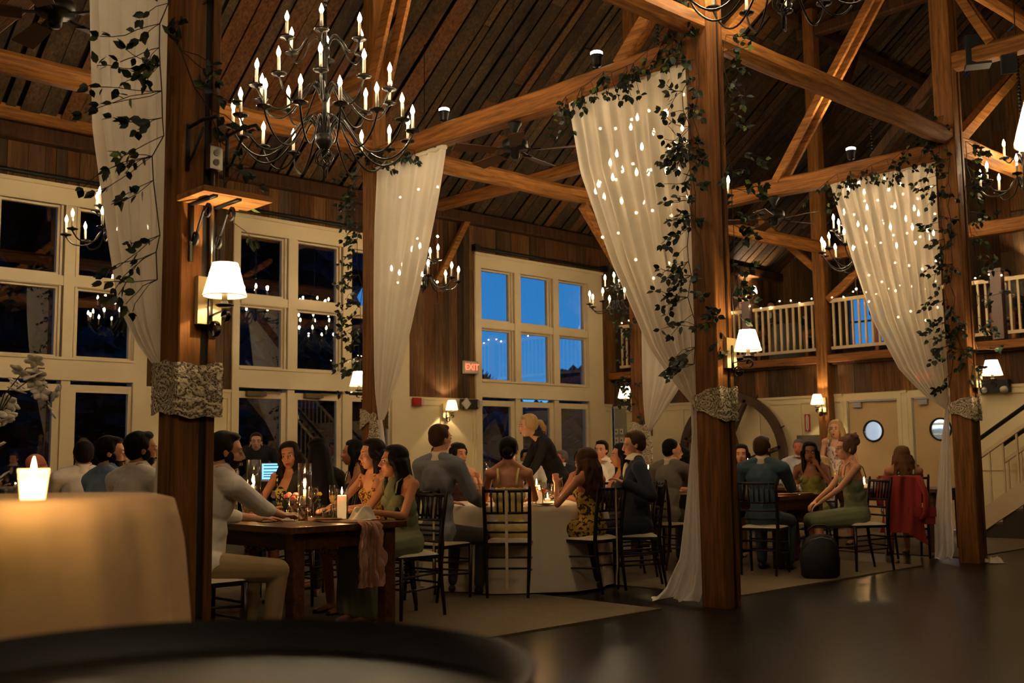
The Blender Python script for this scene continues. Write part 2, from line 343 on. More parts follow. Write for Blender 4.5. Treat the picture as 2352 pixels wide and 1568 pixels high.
# kitchen behind the doors
m = MB().box(XE+2.4, XE+2.5, 5.5, 10.5, 0, 2.6).box(XE+.3, XE+2.5, 5.4, 5.5, 0, 2.6).box(XE+.3, XE+2.5, 10.5, 10.6, 0, 2.6).box(XE+.3, XE+2.5, 5.4, 10.6, 2.55, 2.6)
o = m.build('kitchen_wall', mat('kitchen_tile', (214, 222, 232), .5)); o.name = 'wall_kitchen'; struct(o)
kr = empty('wire_shelf', (XE+1.9, 8., 0), 0, 'pale metal shelf rack seen through the round door windows', 'shelf')
for z in (1.3, 1.48, 1.66): MB().box(0, .35, -1.2, 1.2, z, z+.03).build('shelf', steel, kr)
for y in (-1.2, 0, 1.17): MB().box(0, .03, y, y+.03, 0, 2.).build('post', steel, kr)
light((XE+1.2, 8.1, 2.3), 170, .15, (.95, .97, 1.))
# ---- balcony: gable wall, window, railing
m = MB(); boards(m, 'y', 11.0-13, 11.15, 2.84, 4, XG, 50, ztop=lambda y: roofz(y), wmin=.15, wmax=.3); boards(m, 'y', 12.35, YW, 2.84, 4, XG, 51, ztop=lambda y: roofz(y)); boards(m, 'y', 11.15, 12.35, 4.75, 4, XG, 52, ztop=lambda y: roofz(y)); boards(m, 'y', 11.15, 12.35, 2.84, 3.55, XG, 53)
m.add([(XG+.03, y, z) for y, z in ((YF, 0), (11.15, 0), (11.15, roofz(11.15)), (RIDGE, ZR), (YF, EAVE))], [(0, 1, 2, 3, 4)]); m.add([(XG+.03, y, z) for y, z in ((12.35, 0), (YW, 0), (YW, EAVE), (12.35, roofz(12.35)))], [(0, 1, 2, 3)]); m.box(XG+.03, XG+.06, 11.15, 12.35, 0, 3.55); m.box(XG+.03, XG+.06, 11.15, 12.35, 4.75, 6.6)
o = m.build('wall_gable', brdZ); struct(o)
W = MB().box(XG-.05, XG+.05, 11.1, 11.22, 3.5, 4.8).box(XG-.05, XG+.05, 12.3, 12.4, 3.5, 4.8).box(XG-.05, XG+.05, 11.2, 12.3, 4.7, 4.8).box(XG-.05, XG+.05, 11.2, 12.3, 3.5, 3.6).box(XG-.03, XG+.03, 11.2, 12.3, 4.13, 4.17).box(XG-.03, XG+.03, 11.72, 11.76, 3.6, 4.7).build('window_4', mat('dark_frame', (50, 44, 36), .5)); struct(W)
MB().box(XG-.003, XG+.003, 11.2, 12.3, 3.6, 4.7).build('pane', glassW, W)
railm = mat('railing_cream', (214, 190, 150), .5); newel = mat('newel_mauve', (120, 98, 92), .5)
def railing(y0, y1, label):
    R = empty('balcony_railing', (XE, y0, 2.84), 0, label, 'railing', 'balcony railings'); L = y1-y0
    MB().box(-.03, .03, 0, L, .86, .92).build('top_rail', railm, R); MB().box(-.025, .025, 0, L, .07, .12).build('bottom_rail', railm, R)
    n = int(L/.115)
    for i in range(n): y = (i+.5)*L/n; MB().box(-.016, .016, y-.016, y+.016, .12, .86).build('baluster', railm, R)
railing(11.02, 13.9, 'long cream balcony railing on the left, between mauve newel and wall')
railing(9.55, 10.78, 'cream balcony railing between the mauve newel and the timber post')
railing(6.62, 9.27, 'cream balcony railing partly behind the far right curtain')
railing(4.6, 6.38, 'cream balcony railing at the far right, past the second newel')
for y, t in ((10.9, 'mauve newel post at the left of the balcony'), (6.5, 'mauve newel post at the right of the balcony')):
    P = empty('newel_post', (XE, y, 2.84), 0, t, 'post', 'newel posts'); MB().box(-.07, .07, -.08, .08, 0, 1.02).build('shaft', newel, P); MB().box(-.085, .085, -.095, .095, 1.02, 1.06).build('cap', newel, P)
# ---- other walls (behind and beside the camera)
m = MB(); boards(m, 'y', YF, YW, 0, 4, XL, 60, ztop=lambda y: roofz(y), wmin=.2, wmax=.3, dirn=1); m.add([(XL, y, z) for y, z in ((YF, 0), (YW, 0), (YW, EAVE), (RIDGE, ZR), (YF, EAVE))], [(4, 3, 2, 1, 0)])
o = m.build('wall_front', brdZ); struct(o)
m = MB(); boards(m, 'x', XL, XG, 0, 5.45, YF, 61, wmin=.2, wmax=.3, dirn=1); m.box(XL, XG, YF-.1, YF, 0, 5.5); o = m.build('wall_right', brdZ); struct(o)
# ---- timber posts
def post(n, y, zt, label, cable=True, w=.205):
    x = XS[n]; P = empty('timber_post', (x, y, 0), 0, label, 'post', 'timber posts of the aisle')
    h = w/2
    if cable:
        m = MB(); m.beam((-.0425, 0, 0), (-.0425, 0, zt), w-.085, w, up=V((0, 1, 0)), n=6, wob=.002, ch=.05)
        m.build('main_timber', timZ, P); MB().beam((h-.022, -.0, 0), (h-.022, 0, zt), .044, w*.96, up=V((0, 1, 0)), ch=.05).build('side_timber', timZ, P)
        MB().box(h-.086, h-.043, -h+.02, h-.02, 0, zt).build('cable_channel', blackM, P)
    else: MB().beam((0, 0, 0), (0, 0, zt), w, w, up=V((0, 1, 0)), n=8, wob=.004, ch=.05).build('main_timber', timZ, P)
    return P
zt1, zt2 = roofz(Y1)-.1, roofz(Y2)-.1
post(0, Y1, zt1, 'nearest big timber post with the shelf and the large lit sconce')
post(1, Y1, zt1, 'middle timber post beside the tall curtain full of fairy lights', w=.22)
post(2, Y1, zt1, 'far right timber post beside the farthest tied curtain', w=.22)
post(3, Y1, zt1, 'timber post at the far right end of the row', False)
post(0, Y2, zt2, 'timber post at the far left of the aisle', False)
post(1, Y2, zt2, 'back timber post behind the leftmost narrow curtain', False, .19)
post(2, Y2, zt2, 'back timber post beside the small wall switches', False, .19)
P = post(3, 9.42, zt2, 'back timber post rising through the balcony railing', False, .2)
for x, t in ((-.8, 'timber post to the left of the camera'), (3.915, 'timber post just past the right edge of the picture')):
    P = empty('timber_post', (x, 1.3 if x < 0 else 1.25, 0), 0, t, 'post', 'timber posts of the aisle'); MB().beam((0, 0, 0), (0, 0, 5.4), .205, .205, up=V((0, 1, 0)), n=8, wob=.003, ch=.05).build('main_timber', timZ, P)
# ---- beams, logs, braces
def timber(name, p0, p1, w, h, mt, label, cat='beam', group=None, n=6, wob=.006, ch=.12, up=V((0,0,1))):
    p0, p1 = V(p0), V(p1); c = p0; m = MB().beam((0, 0, 0), p1-p0, w, h, ch, n, wob, up); o = m.build(name, mt, None, False, c); tag(o, label, cat, group); return o
random.seed(5); g1 = 'cross beams from post to post'; g2 = 'long logs between the bays'; g3 = 'braces and struts'
for n, t in ((0, 'cross timber beam above the nearest white curtain'), (1, 'long orange cross beam with two uplights on it'), (2, 'cross timber beam above the far right curtain'), (3, 'cross timber beam over the balcony railing')):
    timber('cross_beam', (XS[n], Y1+.1, 4.53), (XS[n], Y2-.1 if n < 3 else 9.3, 4.53), .2, .21, timY, t, 'beam', g1, 8, .008)
    if n < 3: timber('cross_beam', (XS[n], Y2+.1, 5.5), (XS[n], YW-.2, 5.5), .16, .18, timY, ['dark beam from the far left post to the wall', 'dark beam behind the narrow curtain running to the wall', 'dark beam beyond the switches running to the window wall'][n], 'beam', g1)
    timber('cross_beam', (XS[n], Y1-.1, 5.52), (XS[n], -4.2, 5.52), .2, .18, timY, ['high cross beam over the camera', 'high cross beam starting at the middle post', 'high cross beam at the upper right, with speakers hung from it', 'high dark cross beam near the gable'][n], 'beam', g1)
logm = [('log between the nearest and middle posts, cut by the top edge', 0, 1, Y1), ('long rounded log from the middle post to the far right post', 1, 2, Y1), ('log leaving the picture to the right of the far right post', 2, 3, Y1), ('bright log behind the large chandelier', 0, 1, Y2), ('bright knotty log below the middle ceiling fan', 1, 2, Y2), ('bright curved log above the balcony, below the right ceiling fan', 2, 3, Y2)]
for t, a, b, y in logm:
    hi = 4.67
    timber('timber_log', (XS[a]+.1, y, hi-(.03 if y == Y1 else 0)), (XS[b]-.1, y if b < 3 or y == Y1 else 9.42, hi+(.02 if y == Y1 else 0)), .19, .2, timX, t, 'log', g2, 9, .016, .3)
o = timber('timber_log', (-3, Y2, 4.66), (XS[0]-.1, Y2, 4.62), .19, .2, timX, 'bright log at the far left behind the fan blade', 'log', g2, 6, .014, .3)
# ---- braces, struts, upper frame
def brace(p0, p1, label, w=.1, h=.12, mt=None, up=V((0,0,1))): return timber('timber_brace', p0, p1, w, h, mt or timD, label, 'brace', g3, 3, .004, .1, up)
B1, B2 = XS[1], XS[2]
brace((B1, 6.0, 4.62), (B1, 5.2, 5.42), 'short strut from the orange beam up to the middle post', .12, .13, timY)
brace((B2, 6.0, 4.62), (B2, 5.2, 5.42), 'grey strut from the far beam up to the far right post', .11, .12)
brace((B1+.1, Y1, 4.5), (9.3, Y1, 6.4), 'diagonal brace rising rightward from the middle post', .12, .14, timX)
brace((B2+.1, Y1, 4.62), (14.1, Y1, 6.16), 'long diagonal brace at the upper right corner', .12, .14, timX)
for X, t in ((B2, 'far'),):
    for s in (-.09, .09): brace((X+s, 7.3, 4.6), (X+s, 5.25, 7.45), ('left' if s < 0 else 'right')+' plank of the lit double strut on the far beam', .045, .1, timY)
for s in (-.09, .09): brace((B2+s, 5.0, 6.5), (B2+s, 4.55, 5.6), 'left plank of the pair leading to the hung speaker' if s < 0 else 'right plank of the pair leading to the hung speaker', .05, .1, timY)
for s in (-.1, .1): brace((B1+s, 9.55, 5.4), (B1+s, 8.3, 8.6), 'left thin reddish plank above the large chandelier' if s < 0 else 'right thin reddish plank above the large chandelier', .05, .16, timY)
brace((12.4, YW-.15, 5.35), (11.75, YW-.1, 4.2), 'thin brace rising beside the left edge of the blue window bay', .09, .11, timX)
brace((XS[3], 9.3, 3.75), (XS[3], 8.35, 4.45), 'brace from the balcony post up to the right', .1, .12, timY)
brace((XS[3], 9.5, 4.3), (XS[3], 10.6, 5.35), 'strut leaning left above the balcony railing', .1, .12, timY)
brace((B2+.05, Y2, 3.3), (10.6, Y2, 4.55), 'knee brace from the back post near the switches', .1, .12, timX)
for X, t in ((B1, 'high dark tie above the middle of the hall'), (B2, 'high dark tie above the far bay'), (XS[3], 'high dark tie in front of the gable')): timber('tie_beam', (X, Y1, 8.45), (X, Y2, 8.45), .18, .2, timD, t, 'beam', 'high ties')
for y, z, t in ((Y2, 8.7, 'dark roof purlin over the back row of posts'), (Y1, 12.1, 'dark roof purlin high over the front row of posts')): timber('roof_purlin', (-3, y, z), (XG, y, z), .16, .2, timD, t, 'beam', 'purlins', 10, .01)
for a, b, t in ((2, 3, 'upper log at the very top right corner'),): timber('timber_log', (XS[a], Y1, 6.7), (XS[b], Y1, 6.72), .18, .2, timX, t, 'log', g2, 8, .012, .3)
for x0, y0, t in ((B2, Y2, 'brace rising toward the roof from the back post near the switches'), (XS[3], 9.42, 'brace rising toward the roof from the balcony post')): brace((x0+.08, y0, 6.2), (x0+1.6, y0, 8.5), t)
# ---- chandeliers
def flamebulb(m, c, s=1.): m.lathe([(.004, 0), (.011*s, .008), (.019*s, .03), (.018*s, .045), (.011*s, .065), (.004*s, .082), (.0005, .092)], c, 8)
def arm_mesh(prof, n=6):
    m = MB(); pts = [(r, 0, z) for r, z in prof]; P = []
    for i in range(len(pts)-1):
        p0, p1, p2, p3 = [V(pts[min(max(i+k, 0), len(pts)-1)]) for k in (-1, 0, 1, 2)]
        for q in range(3):
            t = q/3; P.append(.5*((2*p1)+(p2-p0)*t+(2*p0-5*p1+4*p2-p3)*t*t+(3*p1-p0-3*p2+p3)*t**3))
    P.append(V(pts[-1])); m.tube(P, .0085, n); x, z = prof[-1]
    m.lathe([(.008, -.02), (.02, -.004), (.055, .0), (.064, .012), (.058, .009), (.02, .006), (.014, .022), (.015, .03)], (x, 0, z), 14)
    me = m.build('arm', iron, None, True); return me
def chandelier(loc, label, tiers, stem, protos={}, top=9.):
    C = empty('candle_chandelier' if len(tiers) > 2 else 'small_chandelier', loc, 0, label, 'chandelier', 'big three tier chandeliers' if len(tiers) > 2 else 'small candle chandeliers')
    m = MB(); m.lathe([(.0, 0), (.008, .0), (.008, .1), (.02, .12), (.012, .14)], (0, 0, 0), 10)
    if len(tiers) > 2:
        for k in range(8):   # openwork finial ball
            m.tube([(.075*sin(pi*t/10)*cos(2*pi*k/8+t*.22), .075*sin(pi*t/10)*sin(2*pi*k/8+t*.22), .21-.075*cos(pi*t/10)) for t in range(11)], .0055, 5, False)
    m.lathe(stem[0], (0, 0, 0), 14); m.tube([(0, 0, .2), (0, 0, stem[1])], .017, 8); m.build('stem', iron, C, True)
    m = MB(); z = stem[1]
    m.tube([(0, 0, z), (0, 0, top-loc[2])], .006, 5)
    while z < min(top-loc[2], stem[1]+1.2): m.lathe([(.016, -.014), (.02, 0), (.016, .014)], (0, 0, z), 6); z += .045
    m.build('chain', iron, C, True)
    pts = []
    for ti, (n, R, zs, prof, ph) in enumerate(tiers):
        key = (len(tiers), ti)
        if key not in protos:
            a = arm_mesh(prof); s = MB().lathe([(.0135, 0), (.0135, .115), (.006, .118)], (0, 0, 0), 10).build('candle', sleeve, None, True); b = MB(); flamebulb(b, (0, 0, .115), 1.); b = b.build('bulb', bulbm, None, True)
            protos[key] = (a.data, s.data, b.data); [bpy.data.objects.remove(o) for o in (a, s, b)]
        for k in range(n):
            t = 2*pi*k/n+ph
            a = bpy.data.objects.new('arm', protos[key][0]); col.objects.link(a); a.parent = C; a.location = (0, 0, zs); a.rotation_euler = (0, 0, t)
            s = bpy.data.objects.new('candle', protos[key][1]); col.objects.link(s); s.parent = C; s.location = (R*cos(t), R*sin(t), zs+.03); s.rotation_euler = (random.uniform(-.03, .03), random.uniform(-.03, .03), 0)
            b = bpy.data.objects.new('bulb', protos[key][2]); col.objects.link(b); b.parent = s
            pts.append((loc[0]+R*cos(t), loc[1]+R*sin(t), loc[2]+zs+.2))
    return pts
BIG = [(15, .74, .43, [(.05,-.05),(.08,.06),(.14,.11),(.21,.04),(.32,-.12),(.44,-.22),(.56,-.225),(.67,-.14),(.73,-.04),(.74,0)], .1),
       (10, .57, .75, [(.03,-.03),(.07,.06),(.12,.08),(.19,0),(.29,-.12),(.39,-.17),(.49,-.13),(.55,-.04),(.57,0)], .3),
       (6, .345, 1.17, [(.03,-.02),(.06,.07),(.11,.09),(.17,.03),(.23,-.07),(.29,-.09),(.335,-.03),(.345,0)], .9)]
BST = ([(.017, .24), (.03, .27), (.075, .34), (.07, .4), (.035, .44), (.05, .46), (.018, .5), (.018, .68), (.03, .7), (.05, .74), (.03, .79), (.018, .82), (.018, 1.06), (.045, 1.12), (.04, 1.17), (.018, 1.22), (.018, 1.32), (.03, 1.34), (.017, 1.36)], 1.5)
SM = [(8, .48, .12, [(.03,-.02),(.06,.06),(.11,.05),(.18,-.06),(.27,-.11),(.4,-.1),(.47,-.03),(.48,0)], .2),
      (4, .2, .42, [(.02,-.02),(.05,.05),(.1,0),(.15,-.05),(.19,-.02),(.2,0)], .5)]
SST = ([(.012, .02), (.04, .07), (.035, .12), (.015, .16), (.015, .36), (.035, .4), (.015, .44), (.012, .5)], .6)
random.seed(11)
CHL = []
for loc, t in (((4.97, 7.42, 3.47), 'largest and nearest three tier candle chandelier, left of centre'), ((9.42, 7.37, 3.55), 'big chandelier mostly hidden behind the middle curtain'), ((14.0, 7.2, 3.56), 'big chandelier half hidden behind the far right curtain'), ((6.8, 4.15, 4.3), 'big chandelier cut off by the top edge, only its lowest arms showing'), ((.9, .6, 3.9), 'big chandelier hanging above the camera'), ((-3.2, 6.5, 3.9), 'big chandelier to the left, behind the camera'), ((7.5, -1.8, 4.2), 'big chandelier on the far side of the hall')):
    CHL.append((1, chandelier(loc, t, BIG, BST)))
for loc, t in (((5.09, 11.9, 3.62), 'small chandelier at the left, partly behind the nearest curtain'), ((9.7, 11.9, 3.58), 'small chandelier beside the leftmost narrow curtain'), ((13.9, 11.9, 3.62), 'small chandelier between the blue window and the middle curtain'), ((12.75, 4.7, 4.14), 'small chandelier at the right edge beyond the far post')):
    CHL.append((0, chandelier(loc, t, SM, SST)))
LP = 2.2
for ci, (big, pts) in enumerate(CHL):
    step = 3 if big else 4; boost = 1.3 if ci in (4, 5, 6) else (1. if big else 2.6)
    for p in pts[::step]: light((p[0], p[1], p[2]), (7.5 if big else 5.5)*LP*boost, .02)
# ---- wall lamps
shadeM = None
def shade_mat():
    m = bpy.data.materials.new('lamp_shade'); m.use_nodes = True; nt = m.node_tree; nt.nodes.clear(); N = nt.nodes.new; L = nt.links.new
    d = N('ShaderNodeBsdfDiffuse'); t = N('ShaderNodeBsdfTranslucent'); d.inputs[0].default_value = t.inputs[0].default_value = (*s2l((250, 236, 205)), 1); x = N('ShaderNodeMixShader'); x.inputs[0].default_value = .6; o = N('ShaderNodeOutputMaterial')
    L(d.outputs[0], x.inputs[1]); L(t.outputs[0], x.inputs[2]); L(x.outputs[0], o.inputs[0]); return m
shadeM = shade_mat()
def sconce_proto():
    S = empty('wall_sconce'); g = MB()
    MB().box(-.065, .065, -.035, 0, -.1, .14).build('back_box', mat('cream_plate', (214, 196, 150), .5), S)
    m = MB(); a = []
    a += [(.0, -.04, .08), (.0, -.042, -.08), (0, -.05, -.125)]
    a += [(0, -.085+.04*cos(radians(t)), -.135+.04*sin(radians(t))) for t in range(180, 520, 28)][::-1] if 0 else [(0, -.09-.04*cos(radians(t)), -.13-.04*sin(radians(t))) for t in range(0, 340, 28)]
    m.tube(a, .014, 6, True, .25)
    m.tube([(0, -.045, -.06), (0, -.12, -.05), (0, -.2, -.045), (0, -.225, -.06)]+[(0, -.2-.028*cos(radians(t)), -.075-.028*sin(radians(t))) for t in range(180, 500, 30)], .013, 6, True, .25)
    m.lathe([(.0, -.03), (.03, -.03), (.045, -.022), (.046, -.016), (.02, -.014), (.016, 0)], (0, -.185, 0), 16); m.build('scroll_arm', iron, S, True)
    MB().lathe([(.014, 0), (.014, .07)], (0, -.185, -.015), 12).build('candle_tube', sleeve, S, True)
    MB().olathe([(.107, .025), (.107, .028), (.062, .19)], (0, -.185, 0), 32).build('lamp_shade', shadeM, S, True)
    m = MB(); m.tube([(.107*cos(2*pi*i/32), -.185+.107*sin(2*pi*i/32), .025) for i in range(33)], .0022, 4); m.build('shade_trim', mat('shade_trim', (170, 140, 90), .6), S)
    m = MB(); m.ell((0, -.185, .09), (.022, .022, .03), None, 2); m.build('bulb', emit('bulb_glow', (255, 220, 160), 60), S, True)
    return S
SP = sconce_proto(); first = True; SCP = 13.
for (x, y, z), rz, t, pw in (((2.64, 4.99, 1.96), 0, 'large lit wall lamp on the nearest timber post', 1), ((7.17, 4.99, 1.96), 0, 'lit wall lamp on the middle timber post', 1), ((11.77, 4.99, 1.97), 0, 'lit wall lamp on the far right timber post', 1),
        ((7.13, 9.735, 1.97), pi, 'lit wall lamp peeping out behind the back post at the narrow curtain', 1), ((11.72, 9.735, 1.97), pi, 'lit wall lamp behind the back post near the switches', 1), ((11.95, YW-.04, 1.97), 0, 'lit wall lamp on the cream panelling left of the blue window', 1.3), ((XS[3]-.1, 9.42, 1.97), -pi/2, 'lit wall lamp on the balcony post beside the swing doors', 1.2), ((21.1, YW-.04, 4.86), 0, 'lit wall lamp up on the balcony side wall', 6), ((XG-.04, 8.1, 4.72), -pi/2, 'lit wall lamp on the balcony gable at the right', 5), ((7.25, YW-.04, 1.97), 0, 'wall lamp between the two dark windows', .8)):
    if first: o = SP; o.location = (x, y, z); o.rotation_euler = (0, 0, rz); first = False
    else: o = ctree(SP, None, (x, y, z), rz)
    tag(o, t, 'wall lamp', 'shaded wall lamps'); light((x+.185*sin(rz), y-.185*cos(rz), z+.13), SCP*pw, .012)
# big lampshade cut by the right edge
for x, y, z, rz, t, pw in ((3.81, 1.25, 2.14, -pi/2, 'lit wall lamp cut by the right edge of the picture', 6.5), (-.69, 1.3, 2.1, pi/2, 'lit wall lamp on the post left of the camera', .9)):
    o = ctree(SP, None, (x, y, z), rz); tag(o, t, 'wall lamp', 'shaded wall lamps'); light((x+.185*sin(rz), y-.185*cos(rz), z+.13), SCP*pw, .012)

# ---- ceiling fans
def fan(loc, label, rot):
    F = empty('ceiling_fan', loc, rot, label, 'ceiling fan', 'black ceiling fans')
    MB().lathe([(.0, 0), (.07, 0), (.068, -.02), (.045, -.05), (.03, -.09), (.018, -.1)], (0, 0, 0), 20).build('canopy', blackM, F, True); MB().tube([(0, 0, -.08), (0, 0, -.17)], .013, 8).build('down_rod', blackM, F, True)
    MB().lathe([(.02, -.15), (.09, -.165), (.125, -.19), (.13, -.25), (.12, -.27), (.05, -.275), (.045, -.34), (.03, -.36), (.0, -.362)], (0, 0, 0), 28).build('motor', black, F, True)
    bl = MB(); N = 8
    def P(u, v): r = .2+.42*u; w = .055+.02*u; return V((r, (v-.5)*2*w, -.285+(v-.5)*.03))
    bl.grid(P, 8, 3); bl.grid(lambda u, v: P(u, 1-v)+V((0, 0, -.008)), 8, 3); P0 = [(0, 0), (1, 0), (1, 1), (0, 1)]
    e = [P(u, v) for u, v in P0]; bl.add(e+[p+V((0, 0, -.008)) for p in e], [(i, (i+1) % 4, (i+1) % 4+4, i+4) for i in range(4)])
    b0 = bl.build('blade', mat('fan_blade', (84, 50, 28), .5), None); irn = MB().beam((.09, 0, -.265), (.24, 0, -.28), .035, .01).box(.2, .27, -.035, .035, -.284, -.278).build('blade_iron', blackM, None)
    for k in range(5):
        b = b0 if k == 0 else b0.copy(); i = irn if k == 0 else irn.copy()
        if k: col.objects.link(b); col.objects.link(i)
        b.parent = F; i.parent = b; b.rotation_euler = (0, 0, 2*pi*k/5)
    return F
fan((XS[0], 7.05, 4.4), 'ceiling fan at the top left corner', .3); fan((B1, 7.36, 4.42), 'ceiling fan hanging below the middle of the orange beam', .2); fan((B2, 7.39, 4.42), 'ceiling fan below the far beam, over the balcony railing', .9)
# ---- uplights on the beams
UM = emit('uplight_disc', (255, 236, 200), 24)
def uplight(loc, label):
    U = empty('uplight', loc, 0, label, 'spotlight', 'uplights standing on the beams')
    MB().lathe([(0, 0), (.05, 0), (.05, .015), (.02, .02), (.015, .05), (.04, .055), (.045, .07), (.05, .13), (.055, .135), (.058, .16)], (0, 0, 0), 16).build('housing', black, U, True)
    MB().tube([(.05, 0, .14), (.065, 0, .12), (.065, 0, .03), (0, 0, .012), (-.065, 0, .03), (-.065, 0, .12), (-.05, 0, .14)], .006, 5).build('yoke', blackM, U)
    MB().lathe([(.055, .155), (.056, .185), (.04, .195), (0, .198)], (0, 0, 0), 20).build('lens', UM, U, True)
    l = bpy.data.lights.new('uplight_beam', 'SPOT'); l.energy = 110; l.spot_size = 1.7; l.spot_blend = .8; l.color = (1, .72, .42); l.shadow_soft_size = .03
    o = bpy.data.objects.new('uplight_beam', l); col.objects.link(o); o.location = (loc[0], loc[1], loc[2]+.22); o.rotation_euler = (pi, 0, 0)
uplight((B1, 8.42, 4.635), 'lit uplight on the orange beam near the narrow curtain'); uplight((B1, 6.28, 4.635), 'lit uplight on the orange beam near the vine'); uplight((B2, 6.3, 4.635), 'lit uplight on the far beam')
# ---- shelf, outlet, conduit on the nearest post
S = empty('corner_shelf', (2.66, 4.995, 2.475), 0, 'small wooden shelf on scrolled black brackets on the nearest post', 'shelf')
m = MB(); m.box(-.19, .19, -.28, 0, 0, .03); m.build('board', wood('shelf_wood', 'x', [(170, 112, 56), (196, 134, 72), (184, 122, 62)], .5, False, .2), S)
for x in (-.11, .02):
    m = MB(); m.box(x-.012, x+.012, -.25, 0, -.012, 0); m.box(x-.012, x+.012, -.008, 0, -.3, 0)
    m.tube([(x, -.02-.0, -.2)]+[(x, -.035-.03*cos(radians(t)), -.19-.03*sin(radians(t))) for t in range(200, -60, -26)][:0]+[(x, -.045+.03*cos(radians(t)), -.19+.03*sin(radians(t))) for t in range(60, 330, 30)]+[(x, -.09, -.12), (x, -.13, -.06), (x, -.17, -.035)]+[(x, -.17-.03*sin(radians(t)), -.065+.03*cos(radians(t))) for t in range(0, 260, 30)], .008, 6)
    m.build('scroll_bracket', blackM, S, True)
O = empty('power_outlet', (2.655, 4.99, 2.72), 0, 'metal double power outlet above the wooden shelf', 'outlet'); MB().box(-.035, .035, -.05, 0, -.06, .06).build('metal_box', steel, O)
m = MB(); [m.lathe([(.017, 0), (.017, .004)], (0, -.05, z), 16, V((0, -1, 0))) for z in (-.025, .025)]; m.build('socket', mat('socket_grey', (160, 156, 148), .5), O)
tag(MB().tube([(2.655, 4.975, 2.66), (2.655, 4.975, 2.1)], .011, 8).build('conduit_pipe', steel, None, True), 'bare metal conduit between the outlet and the large lamp', 'pipe')
tag(MB().tube([(2.7, 4.98, 2.3), (2.705, 4.975, 2.2), (2.7, 4.97, 2.08)], .006, 5).build('power_cable', blackM, None, True), 'thin black cable running down to the large lamp', 'cable')
# plant hooks above the shelf
HK = empty('plant_hook', (2.58, 4.99, 2.86), 0, 'black iron hook pair above the outlet on the nearest post', 'hook')
for x in (-.06, .16): MB().box(x-.01, x+.01, -.008, 0, -.22, .02).tube([(x, -.01, 0), (x+.02, -.12, .02), (x+.03, -.24, .01), (x+.03, -.27, -.02)], .009, 6).tube([(x, -.01, -.18), (x, -.05, -.16), (x+.01, -.08, -.1), (x+.02, -.13, -.02)], .008, 6).build('hook_arm', blackM, HK, True)
# ---- curtains
shc = sheer('sheer_curtain', (255, 247, 230), .91, .3)
def interp(prof, z):
    prof = sorted(prof); 
    if z <= prof[0][0]: return prof[0][1]
    for (z0, y0), (z1, y1) in zip(prof, prof[1:]):
        if z <= z1: t = (z-z0)/(z1-z0); return y0+(y1-y0)*t
    return prof[-1][1]
def curtain(X, inner, outer, zt, zg, lower_in, lower_out, label, seed, nf=9, amp=.05, post_w=.02):
    """upper drape between a fixed inner edge and a swept outer edge, a gather, then the fall to the floor; profiles are (z, y)"""
    C = empty('curtain', (X, 0, 0), 0, label, 'curtain', 'white curtains tied to posts'); rnd = random.Random(seed); ph = [rnd.uniform(0, 6.28) for _ in range(4)]
    def P(u, v):
        z = zg+(zt-zg)*v; yi, yo = interp(inner, z), interp(outer, z); w = abs(yo-yi); y = yi+(yo-yi)*u
        a = amp*min(1., w/.5+.15)*(.35+.65*min(1, (1-v)*3+.3)); f = u*(1+.0*v)
        x = a*(sin(2*pi*nf*f+ph[0]+.6*sin(3*f+v*2))+.4*sin(2*pi*nf*1.7*f+ph[1]+v))*.7+(.02*sin(v*4+ph[2]))
        sag = -.10*sin(pi*u)*(v > .98)*0
        return V((x-.02, y, z+sag))
    MB().grid(P, 130, 40).build('drape', shc, C, True)
    m = MB(); m.tube([(-.01+.012*sin(k*1.9), interp(inner, zt)+(interp(outer, zt)-interp(inner, zt))*k/24, zt+.02+.006*sin(k*2.3)) for k in range(25)], .026, 8); m.build('rod_sleeve', shc, C, True)
    def Q(u, v):
        z = zg*(1-v); yi, yo = interp(lower_in, z), interp(lower_out, z); y = yi+(yo-yi)*u; w = abs(yo-yi)
        x = min(.05, .012+w*.12)*(sin(2*pi*3*u+ph[3]+v*.8)*.6+.25*sin(2*pi*7*u+ph[1])) - (.03 if v < .1 else .03+.04*v)
        if v > .93: x -= (v-.93)*1.6*(.5+.5*sin(9*u+ph[0])); z = max(.02+.03*abs(sin(7*u+ph[2])), z)
        return V((x, y, z))
    MB().grid(Q, 60, 40).build('fall', sheer('sheer_fall%d' % seed, (252, 246, 238), .97, .35), C, True)
    return C
curtain(2.62, [(1.6, 5.24), (5, 5.24)], [(1.63, 5.33), (1.78, 5.55), (2.05, 5.84), (2.6, 6.11), (3.19, 6.38), (4.06, 6.53), (4.4, 6.56)], 4.4, 1.6, [(0, 5.24), (1.6, 5.25)], [(0, 5.5), (.6, 5.42), (1.6, 5.31)], 'nearest white curtain, hanging left of the post with the shelf', 1, 8, .05)
curtain(7.1, [(1.58, 5.25), (5, 5.25)], [(1.58, 5.29), (1.75, 5.45), (2.08, 5.72), (2.88, 6.13), (3.72, 6.44), (4.38, 6.56)], 4.4, 1.58, [(0, 5.24), (.31, 5.2), (.82, 5.24), (1.58, 5.25)], [(0, 5.66), (.1, 5.6), (.36, 5.44), (.81, 5.36), (1.33, 5.29), (1.58, 5.3)], 'middle white curtain whose fall pools on the floor at the post', 2, 9, .05)
curtain(11.69, [(1.64, 5.26), (5, 5.26)], [(1.64, 5.29), (1.8, 5.52), (2.12, 5.81), (2.7, 6.1), (3.5, 6.33), (4.39, 6.56)], 4.4, 1.64, [(0, 5.25), (1.64, 5.25)], [(0, 5.47), (.41, 5.46), (.89, 5.4), (1.4, 5.33), (1.64, 5.29)], 'farthest white curtain, glowing with fairy lights, at the right', 3, 10, .05)
